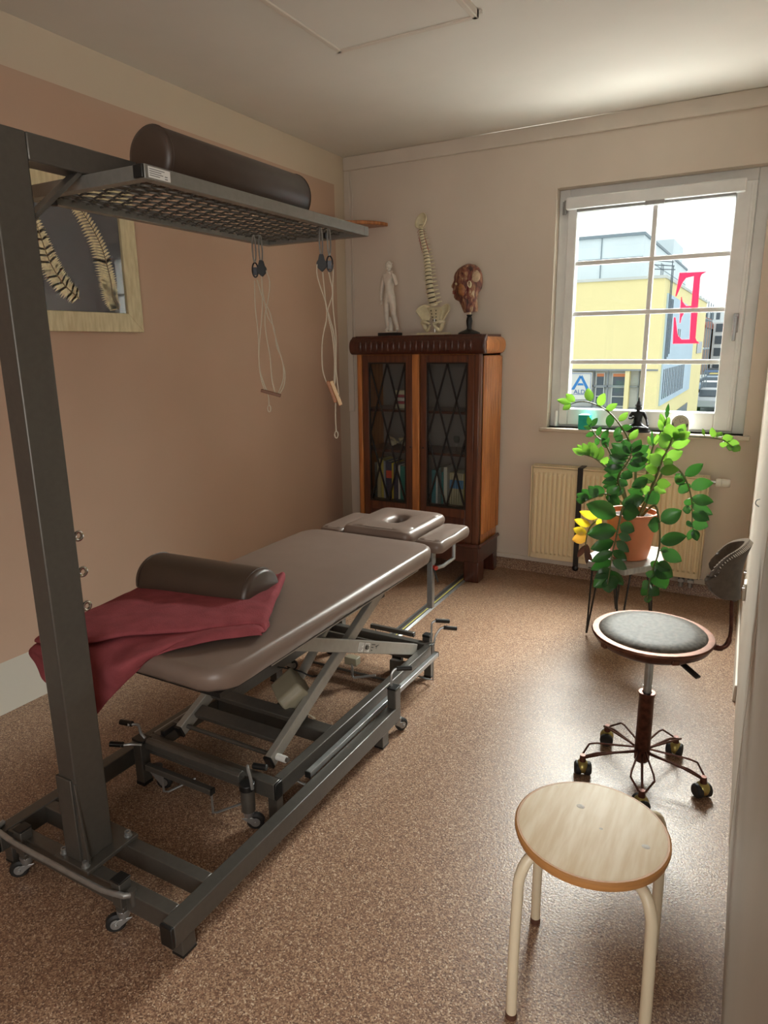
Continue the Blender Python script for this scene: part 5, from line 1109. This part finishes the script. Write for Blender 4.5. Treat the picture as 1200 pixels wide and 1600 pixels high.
# ------------------------------------------------------------------ potted plant
po = V(-.515, 3.485, ZP)
Pp = empty('potted_plant', tuple(po), 'large glossy green ZZ plant with long arching stems in a terracotta pot', 'potted plant')
m = MB()
prof = [(.080,0),(.088,.006),(.098,.05),(.107,.11),(.114,.17),(.119,.205),(.120,.225),(.126,.230),(.126,.238),(.116,.238),(.112,.215),(0,.215)]
vs = []; n = 60
for r, z in prof:
    for k in range(n):
        a = 2*PI*k/n; rr = r*(1-.030*(abs(math.cos(a*4)) > .985)*(1 if .01 < z < .215 else 0)); vs.append((po.x+rr*math.cos(a), po.y+rr*math.sin(a), po.z+z))
m.add(vs, [(i*n+k, i*n+(k+1) % n, (i+1)*n+(k+1) % n, (i+1)*n+k) for i in range(len(prof)-1) for k in range(n)]+[tuple(range(n-1, -1, -1))])
obj('pot', m, M_terra, Pp, smooth=35)
obj('soil', MB().lathe([(.113,0),(.08,.008),(0,.012)], po+V(0,0,.212), 30), M_soil, Pp)
def leafmat(name, c, tr, rough=.28, tf=.35):
    m = bpy.data.materials.new(name); m.use_nodes = True; nt = m.node_tree; N = nt.nodes; L = nt.links; b = N['Principled BSDF']
    b.inputs['Base Color'].default_value = lin(c); b.inputs['Roughness'].default_value = rough; b.inputs['Specular IOR Level'].default_value = .6
    t = N.new('ShaderNodeBsdfTranslucent'); t.inputs[0].default_value = lin(tr); x = N.new('ShaderNodeMixShader'); x.inputs[0].default_value = tf
    L.new(b.outputs[0], x.inputs[1]); L.new(t.outputs[0], x.inputs[2]); L.new(x.outputs[0], N['Material Output'].inputs[0]); return m
LM = [None, leafmat('leaf_dark', '2b5a30', '3f7a2c', .27, .20), leafmat('leaf_light', '46803a', '84b83c', .3, .35), leafmat('leaf_glossy', '3a6a40', '4f8c30', .12, .2), leafmat('leaf_yellow', 'd6b92c', 'e8cf30', .4, .35), leafmat('leaf_ochre', 'b8862e', 'c79434', .45, .3), leafmat('leaf_brown', '4a2a1e', '4a2a1e', .6, .1)]
M_stem = mat('stem_green', '5a5f34', .5, var=.2, vscale=40)
for sp, LV, kind in PLANT:
    S0 = [V(*p) for p in sp]; S0[0] = V(po.x+(S0[0].x-po.x)*.5, po.y+rnd.uniform(-.03, .03), po.z+.205); S0[0].x = max(po.x-.07, min(po.x+.07, S0[0].x))
    c = cat_rom(S0, 6); so = obj('stem', MB().tube(c, [.0065-.0045*(i/(len(c)-1)) for i in range(len(c))], 7), M_stem, Pp)
    mb = MB()
    for B_, T_, w, k in LV:
        B_, T_ = V(*B_), V(*T_); d = T_-B_; l = d.length*1.05; d.normalize()
        vw = V(0, 0, 1.45)-B_; vw.normalize(); sd = d.cross(vw).normalized(); nn = sd.cross(d).normalized()
        tw = rnd.uniform(-.55, .55); sd2 = sd*math.cos(tw)+nn*math.sin(tw); nn2 = sd2.cross(d).normalized()
        w2 = w*.575/max(.75, math.cos(tw)); cup = rnd.uniform(.10, .22); bend = rnd.uniform(-.10, .06)
        P = []; nL = 9
        for i in range(nL+1):
            f = i/nL; ww = w2*(math.sin(PI*min(1, f**.85))**.75 if 0 < f < 1 else 0.02)
            ctr = B_+d*(l*f)+nn2*(bend*l*math.sin(PI*f)-.05*l*f*f)
            P.append([ctr+sd2*(ww*t)+nn2*(cup*w2*t*t) for t in (-1, -.5, 0, .5, 1)])
        mb.grid(P, mi=k-1)
        near = min(c, key=lambda q: (q-B_).length)
        mb.tube([near, B_+d*.004], .0014, 4, mi=k-1)
    obj('foliage', mb, LM[1:], so, smooth=180, fix=False)

# ------------------------------------------------------------------ task chair
cx, cy, cz = -.240, 2.240, .530
Tc = empty('task_chair', (cx, cy, 0), 'vintage swivel chair with speckled leather seat, copper frame and low wrapped backrest', 'chair')
m = MB(); m.lathe([(0,.012),(.12,.014),(.158,.010),(.170,.000),(.174,-.014),(.165,-.022),(0,-.022)][::-1], (cx,cy,cz), 56)
obj('seat', m, M_hide_w, Tc)
obj('seat_ring', MB().lathe([(.176,-.020),(.186,-.014),(.188,-.006),(.184,.000),(.176,.001),(.172,-.006)], (cx,cy,cz), 56).lathe([(0,-.052),(.10,-.052),(.150,-.046),(.176,-.030),(.184,-.014),(.170,-.014),(0,-.016)], (cx,cy,cz), 56), M_copper, Tc)
obj('ring_trim', MB().lathe([(.179,-.010),(.188,-.010),(.190,-.005),(.187,.001),(.179,.002)], (cx,cy,cz), 64), M_copper_l, Tc)
for a in (-2.35, -1.05, .3, 1.7, 2.9):
    obj('seat_bracket', MB().box((cx+.178*math.cos(a), cy+.178*math.sin(a), cz-.022), (.016, .024, .016), (0, 0, a)), M_copper_l, Tc, bev=.003)
obj('gas_lift', MB().cyl((cx,cy,.29), (cx,cy,cz-.05), .0135, n=24).cyl((cx,cy,.335), (cx,cy,.338), .0145, n=24), M_silver, Tc)
obj('column_sleeve', MB().lathe([(.020,.055),(.024,.06),(.0255,.075),(.0245,.30),(.027,.305),(.027,.314),(.016,.314),(.015,.300)], (cx,cy,0), 28), M_copper, Tc)
obj('height_lever', MB().beam((cx+.085, cy-.06, cz-.052), (cx+.155, cy-.11, cz-.078), .020, .009), M_black, Tc, bev=.003)
for q in range(5):
    a = math.radians(63+72*q); d = V(math.cos(a), math.sin(a), 0); s = V(-d.y, d.x, 0); c0 = V(cx, cy+.0, 0); R0 = .200
    tip = c0+d*R0+V(0,0,.062)
    m = MB()
    m.tube([c0+d*.020+V(0,0,.088), c0+d*(R0-.045)+V(0,0,.080), tip+V(0,0,.004)], .0042, 8)
    for k in (-1, 1):
        pts = [c0+d*.018+s*k*.010+V(0,0,.100), c0+d*(R0-.055)+s*k*.034+V(0,0,.098), c0+d*(R0-.030)+s*k*.036+V(0,0,.094), tip+s*k*.010+V(0,0,.006)]
        m.tube(pts, .0034, 8)
    lg = obj('base_leg', m, M_copper, Tc)
    obj('leg_socket', MB().cyl(tip+V(0,0,-.012), tip+V(0,0,.012), .012, .009, 18), M_copper, lg)
    w = V(tip.x, tip.y, .0245); ang = a+2.0+.5*q; sd = V(math.cos(ang), math.sin(ang), 0)
    cst = obj('castor', MB().ball(w+sd*.0+V(0,0,.006), .0245, 20, 12, (1,1,.98)).cyl(w+V(0,0,.02), tip+V(0,0,-.006), .007, n=12), M_brass, Tc, smooth=60)
    obj('wheel', MB().lathe([(.006,-.010),(.018,-.012),(.0235,-.007),(.0235,.007),(.018,.012),(.006,.010)], w+sd*.018, 22, ax=sd).lathe([(.006,-.010),(.018,-.012),(.0235,-.007),(.0235,.007),(.018,.012),(.006,.010)], w-sd*.014, 22, ax=sd), M_rubber, cst)
# backrest stalk and saddle-shaped pad
sp = cat_rom([(cx+.180, cy-.004, cz-.012), (cx+.205, cy+.002, cz-.014), (cx+.222, cy+.008, cz+.004), (cx+.226, cy+.010, cz+.05), (cx+.220, cy+.010, cz+.13), (cx+.222, cy+.010, cz+.18)], 6)
m = MB(); m.tube(sp, [.010]*7+[.008]*8+[.0058]*(len(sp)-15), 10); obj('backrest_stalk', m, M_copper, Tc)
nu, nv = 25, 9; P = []
for i in range(nu):
    u = -1+2*i/(nu-1); row = []
    top = .158-.052*abs(u)**1.5; bot = -.022+.026*abs(u)
    if abs(u) > .62: k = (abs(u)-.62)/.38; mid = (top+bot)/2; h = (top-bot)/2*math.sqrt(max(0, 1-k*k*.94)); top, bot = mid+h, mid-h
    for j in range(nv):
        f = j/(nv-1); z = bot+(top-bot)*f
        x = .234+.014*f-.085*abs(u)**1.8-.012*math.sin(PI*f)
        y = .010+.098*math.sin(u*1.35)
        row.append(V(cx+x, cy+y, cz+.175+z))
    P.append(row)
o = obj('backrest', MB().grid(P), M_hide, Tc, smooth=180); s = o.modifiers.new('solid', 'SOLIDIFY'); s.thickness = .020; s.offset = 0; b = o.modifiers.new('bevel', 'BEVEL'); b.width = .007; b.segments = 3
rim = [r_[-1] for r_ in P]
obj('backrest_piping', MB().tube([p+V(-.002,0,.006) for p in rim], .0042, 8), M_hide, Tc)
m = MB()
for i in range(0, len(rim)-1):
    for f in (0, .5):
        p = rim[i].lerp(rim[i+1], f); m.tube([p+V(-.012,0,.002), p+V(-.002,0,.011), p+V(.010,0,.000)], .0016, 5)
obj('stitching', m, M_stitch, Tc)
m = MB(); m.ball((cx+.225, cy+.01, cz+.170), .020, 14, 10, (.8,1.1,1.4)); obj('backrest_mount', m, M_hide, Tc)
m = MB()
for z in (.19, .24): m.cyl((cx+.243, cy+.01, cz+z), (cx+.250, cy+.01, cz+z), .006, n=12)
obj('mount_screws', m, M_chrome, Tc)

# ------------------------------------------------------------------ wooden stool
qx, qy, qz = -.228, 1.308, .45
St = empty('wooden_stool', (qx, qy, 0), 'round stool with a pale pine seat and four bent cream metal legs in the foreground', 'stool')
obj('seat', MB().lathe([(0,-.0015),(.146,-.0015),(.156,-.004),(.157,0)][::-1][1:], (qx,qy,qz), 72).lathe([(0,-.004),(.156,-.004)], (qx,qy,qz), 72), M_pine, St)
obj('seat_edge', MB().lathe([(.1565,-.003),(.1600,-.006),(.1605,-.012),(.1575,-.023),(.150,-.026),(0,-.026)], (qx,qy,qz), 72), M_pine_e, St)
m = MB()
for dx_, dy_, r in ((-.035,.055,.0085), (.020,.002,.004), (.112,-.010,.008), (-.10,.10,.002)): m.ball((qx+dx_, qy+dy_, qz-.0016), r, 16, 6, (1.15,.9,.06))
obj('knots', m, M_knot, St)
for (fx, fy) in ((-.350,1.185), (-.378,1.462), (-.098,1.490), (-.080,1.200)):
    f = V(fx, fy, 0); ctr = V(qx, qy+.01, 0); d = (f-ctr); d.z = 0; L_ = d.length; d.normalize()
    pts = cat_rom([ctr+d*.06+V(0,0,qz-.037), ctr+d*(L_-.075)+V(0,0,qz-.037), ctr+d*(L_-.030)+V(0,0,qz-.045), ctr+d*(L_-.008)+V(0,0,qz-.085), ctr+d*(L_-.004)+V(0,0,qz-.14), ctr+d*L_+V(0,0,.15), ctr+d*L_+V(0,0,.010)], 6)
    lo = obj('leg', MB().tube(pts, .0118, 16), M_leg, St)
    obj('foot_cap', MB().cyl(ctr+d*L_, ctr+d*L_+V(0,0,.014), .0128, n=18), mat('brown_foot', '5a3a2c', .6) if 'brown_foot' not in bpy.data.materials else bpy.data.materials['brown_foot'], lo)

# ------------------------------------------------------------------ outside: street and buildings (window looks down a street)
GZ = -3.0
M_yelw = mat('yellow_facade', 'f6e6ac', .9, var=.02, vscale=.5); M_attic = mat('metal_facade', 'dce6ea', .6, var=.03, vscale=.6)
M_blue = mat('blue_grey_cladding', 'bdd2e2', .6, var=.03, vscale=.7); M_dark = mat('dark_window', '4e5a64', .25); M_conc = mat('pale_concrete', 'd0d2cd', .8, var=.05, vscale=1.2)
M_or = mat('orange_strip', 'dd8a5c', .7); M_asph = mat('asphalt', 'a9adb0', .9, var=.06, vscale=.7)
struct('ground_outside', MB().bb((-40, 5.5, GZ-.2), (25, 190, GZ)), M_asph)
Bg = empty('commercial_building', (-9, 26, GZ), 'large yellow building with pale metal attic and shopfront across the street', 'building')
FX = -3.33
obj('facade', MB().bb((-22, 26, .555), (FX, 44, 3.62)), M_yelw, Bg)
obj('lower_storey', MB().bb((-22, 26.35, GZ), (FX-.4, 44, .555)), M_conc, Bg)
obj('corner_pier', MB().bb((FX-.55, 26, GZ), (FX, 43.9, .555)).bb((FX-1.1, 26.01, GZ), (FX-.95, 26.3, .555)), M_yelw, Bg)
obj('parapet', MB().bb((-22, 25.93, 3.60), (FX+.05, 44.05, 3.70)), M_conc, Bg)
obj('attic', MB().bb((-22, 28, 3.7), (-4.43, 43, 5.35)), M_attic, Bg)
m = MB(); m.bb((-22, 27.9, 5.32), (-4.38, 43, 5.42)); m.bb((-22, 27.97, 4.55), (-4.42, 28, 4.58)); m.bb((-5.95, 27.96, 3.7), (-5.92, 28, 5.35)); m.bb((-4.44, 30, 4.55), (-4.42, 43, 4.58))
obj('attic_seams', m, M_dark, Bg); bpy.data.objects['attic_seams'].data.materials[0] = mat('seam_grey', '7f8d96', .6)
obj('roof_plant', MB().bb((-5.6, 38, 5.35), (-4.6, 42, 6.4)), M_attic, Bg, bev=.01)
m = MB(); m.bb((-22, 25.97, .50), (FX, 26.02, .56)); obj('ledge', m, mat('ledge_grey', '8d9296', .7), Bg)
# shopfront windows with orange blinds
for x0, x1 in ((-5.50,-5.18),(-4.92,-4.42),(-3.92,-3.62)):
    w = obj('window', MB().bb((x0, 26.30, -.80), (x1, 26.36, .42)), M_dark, Bg)
    obj('orange_blind', MB().bb((x0, 26.27, .28), (x1, 26.30, .42)), M_or, w); obj('window_bars', frame_rect(MB(), x0, x1, -.80, .42, 26.26, 26.30, .03, .03, .03, .03).bb((x0, 26.25, -.12), (x1, 26.29, -.06)).bb((x0, 26.25, -.45), (x1, 26.29, -.42)), M_conc, w)
m = MB()
for z in (-.06, -.85, -1.6): m.bb((-22, 26.20, z-.03), (FX-.5, 26.3, z+.03))
for x in (-5.6, -5.08, -4.36, -4.0): m.bb((x, 26.2, GZ), (x+.04, 26.3, .5))
obj('shopfront_trim', m, bpy.data.materials['ledge_grey'], Bg)
# shop sign with its blue triangular mark
sg = obj('shop_sign', MB().bb((-6.40, 26.05, -.55), (-5.60, 26.20, .44)), M_white, Bg)
M_sb = mat('sign_blue', '2f7fc0', .5); M_sn = mat('sign_navy', '2c5f9e', .5)
m = MB()
def q2(*p): m.prism(list(p), (0, 26.045, 0), (1,0,0), (0,0,1), (0,1,0), .004)
q2((-6.34,-.20),(-6.22,-.20),(-5.98,.26),(-6.04,.34)); q2((-5.66,-.20),(-5.78,-.20),(-6.02,.26),(-5.96,.34)); q2((-6.12,-.04),(-5.88,-.04),(-5.92,.04),(-6.08,.04))
obj('sign_mark', m, M_sb, sg)
m = frame_rect(MB(), -6.37, -5.63, -.38, .40, 26.045, 26.05, .015, .015, .015, .015); obj('sign_border', m, M_sn, sg)
cu = bpy.data.curves.new('sign_text', 'FONT'); cu.body = 'ALDI'; cu.size = .22; cu.extrude = .003; cu.align_x = 'CENTER'
to = bpy.data.objects.new('sign_text', cu); col.objects.link(to)
dg = bpy.context.evaluated_depsgraph_get(); me = bpy.data.meshes.new_from_object(to.evaluated_get(dg)); bpy.data.objects.remove(to)
so = bpy.data.objects.new('sign_lettering', me); col.objects.link(so); me.materials.clear(); me.materials.append(M_sn)
so.parent = sg; so.matrix_basis = Matrix.Translation((-6.0, 26.04, -.345))@Euler((PI/2, 0, 0)).to_matrix().to_4x4()
# blue cladding along the side street
obj('side_cladding', MB().prism([(26.72,3.15),(37.4,1.38+1.6),(37.4,-.78),(26.75,-.78)], (FX, 0, 0), (0,1,0), (0,0,1), (1,0,0), .05), M_blue, Bg)
m = MB()
for i in range(14): y = 27.1+i*.52; m.bb((FX+.05, y, -.56), (FX+.07, y+.13+.06*(i % 2), .52))
obj('slit_windows', m, M_dark, Bg)
m = MB()
for i, y in enumerate((26.9, 27.25, 27.6, 28.0)): m.bb((FX+.06, y, -.0+.75+.1*i), (FX+.09, y+.035, 4.3-.2*i if i < 2 else 3.0))
m.bb((FX+.05, 30.6, 1.5), (FX+.07, 30.8, 2.0)); m.bb((FX+.05, 31.2, 1.5), (FX+.07, 31.4, 2.0))
obj('cladding_lines', m, M_dark, Bg)
m = MB()
for i in range(3): m.beam((FX-.3, 27+.3*i, 3.7), (FX-.3, 27+.3*i, 4.2), .02, .02, up=(0,1,0)); m.beam((FX-.6, 27+.3*i, 4.3-.12*i), (FX+.1, 27+.3*i, 4.2-.1*i), .03, .03)
obj('roof_aerials', m, M_dark, Bg)
obj('side_windows', MB().bb((FX-.0, 40, .9), (FX+.03, 43, 1.5)).bb((FX, 33, -2.6), (FX+.03, 37.5, -1.45)), M_dark, Bg)
# scaffold beyond the building
Sf = empty('scaffold', (-4.3, 51, GZ), 'grey scaffolding along the buildings further down the street', 'scaffold')
m = MB()
for i in range(7):
    y = 45+i*2.2
    for x in (-4.6, -3.95): m.beam((x, y, GZ), (x, y, 4.2), .06, .06, up=(0,1,0))
    for z in (-1, 1, 3): m.beam((-4.6, y, z), (-3.95, y, z), .05, .05)
for z in (-1, 1, 3):
    for x in (-4.6, -3.95): m.beam((x, 45, z), (x, 58.2, z), .06, .06)
obj('tubes', m, bpy.data.materials['seam_grey'], Sf); obj('deck', MB().bb((-4.6, 45, -1.0), (-3.95, 58.2, -.93)).bb((-4.6, 45, 1.0), (-3.95, 58.2, 1.07)), M_conc, Sf)
# houses down the street
def house(x0, x1, y0, y1, z1, wm, label, nx_, nz_, roof=None, cat='building'):
    t = empty('apartment_building', ((x0+x1)/2, (y0+y1)/2, GZ), label, cat)
    obj('wall', MB().bb((x0, y0, GZ), (x1, y1, z1)), wm, t)
    dx_ = (x1-x0)/nx_
    for i in range(nx_):
        for j in range(nz_):
            zz = GZ+1+j*(z1-GZ-1)/nz_; obj('window', MB().bb((x0+dx_*(i+.2), y0-.05, zz+.3), (x0+dx_*(i+.8), y0, zz+1.3)), M_dark, t)
    if roof: obj('roof', MB().prism([(x0-.2, z1), (x1+.2, z1), (x1-.6, z1+roof), (x0+.6, z1+roof)], (0, y0, 0), (1,0,0), (0,0,1), (0,1,0), y1-y0), M_tile, t)
    return t
M_tile = mat('red_roof', '9a5a48', .8)
house(-9.5, -6.6, 88, 104, 3.1, mat('brown_brick', 'a98f80', .9), 'brownish apartment building far down the street', 3, 3, 1.4)
house(-6.4, -2.2, 98, 118, 3.9, mat('pale_render', 'd9dcdc', .9), 'pale apartment building far down the street', 3, 4)
house(-9.6, -6.9, 120, 135, 6.2, bpy.data.materials['pale_render'], 'tall light tower block at the end of the street', 3, 5)
# cars
def car(x, y, c, label, k=1.0):
    t = empty('parked_car', (x, y, GZ), label, 'car', 'cars along the street below')
    m = MB(); m.prism([(-2.1,.3),(-2.1,.75),(-1.2,.92),(-.7,1.40),(.9,1.42),(1.55,.95),(2.15,.85),(2.2,.3)], (x-.85, y, GZ), (0,1,0), (0,0,1), (1,0,0), 1.7); obj('body', m, mat('car_paint_'+c, c, .3), t, bev=.06)
    m = MB(); m.prism([(-1.25,.95),(-.74,1.36),(.88,1.38),(1.45,.97)], (x-.87, y, GZ), (0,1,0), (0,0,1), (1,0,0), 1.74); m.box((x, y-1.0, GZ+1.15), (1.45, .5, .06), (.75, 0, 0)); obj('windows', m, M_dark, t)
    for wx2 in (-.8, .8):
        for wy in (-1.3, 1.35): obj('wheel', MB().cyl((x+wx2-.1, y+wy, GZ+.32), (x+wx2+.1, y+wy, GZ+.32), .32, n=18), M_rubber, t)
for x, y, c, lb in ((-2.95, 52, 'b9bcc0', 'silver car nearest on the street below the window'), (-3.6, 62, 'e4e4e2', 'white car behind the nearest silver one on the street'), (-4.4, 71, '8fa3b5', 'grey-blue car in the middle of the street row'), (-4.2, 78, 'd0b84c', 'small yellow car to the right in the street'), (-5.2, 85, '3f6fa8', 'blue car farther along the street'), (-5.5, 93, '4a4f58', 'dark car near the end of the street'), (-3.4, 92, 'c5c8ca', 'pale car near the end of the street')):
    car(x, y, c, lb)

# ------------------------------------------------------------------ camera
F_ = 1064.2; yaw, pit, roll_ = -0.50557715, -0.23801095, -0.01309139
fw = V(math.sin(yaw)*math.cos(pit), math.cos(yaw)*math.cos(pit), math.sin(pit)); r0 = V(math.cos(yaw), -math.sin(yaw), 0); u0 = r0.cross(fw)
rv = r0*math.cos(roll_)+u0*math.sin(roll_); uv = -r0*math.sin(roll_)+u0*math.cos(roll_)
cd_ = bpy.data.cameras.new('camera'); co = bpy.data.objects.new('camera', cd_); col.objects.link(co)
co.matrix_world = Matrix((( rv.x, uv.x, -fw.x, 0), (rv.y, uv.y, -fw.y, 0), (rv.z, uv.z, -fw.z, 1.45), (0,0,0,1)))
cd_.sensor_fit = 'VERTICAL'; cd_.sensor_height = 24; cd_.lens = F_*24/1600; cd_.clip_start = .02; cd_.clip_end = 500
sc.camera = co

# ------------------------------------------------------------------ light
w = bpy.data.worlds.new('overcast_sky'); sc.world = w; w.use_nodes = True
w.node_tree.nodes['Background'].inputs[0].default_value = (.93, .97, 1, 1); w.node_tree.nodes['Background'].inputs[1].default_value = WORLD
def area(name, loc, tgt, sx_, sy_, p, c=(1,1,1)):
    l = bpy.data.lights.new(name, 'AREA'); l.shape = 'RECTANGLE'; l.size = sx_; l.size_y = sy_; l.energy = p; l.color = c
    o = bpy.data.objects.new(name, l); col.objects.link(o); o.location = loc
    o.rotation_euler = (Vector(tgt)-Vector(loc)).to_track_quat('-Z', 'Y').to_euler(); return o
area('sky_light', (-.6, 6.2, 3.9), (-.75, 4.3, 1.6), 3.4, 2.6, P_SKY, (1, .985, .95))
area('street_bounce', (-.62, 5.7, -.5), (-.75, 4.2, 1.6), 3.2, 1.6, P_STREET, (1, .985, .95))
area('rear_fill', (.33, YN-.2, 1.35), (-.6, 2, 1.3), 1.3, 1.8, P_REAR, (1, .93, .84))  # added fill lamp, unseen, shining in through the near wall's opening
v = sc.view_settings; sc.display_settings.display_device = 'sRGB'; v.view_transform = 'Standard'; v.look = 'None'; v.exposure = EXPO; v.gamma = 1; v.use_curve_mapping = False
sc.cycles.max_bounces = 10; sc.cycles.diffuse_bounces = 6; sc.cycles.transparent_max_bounces = 16; sc.cycles.sample_clamp_indirect = 6
sc.cycles.caustics_reflective = False; sc.cycles.caustics_refractive = False
try: sc.cycles.use_denoising = True
except Exception: pass
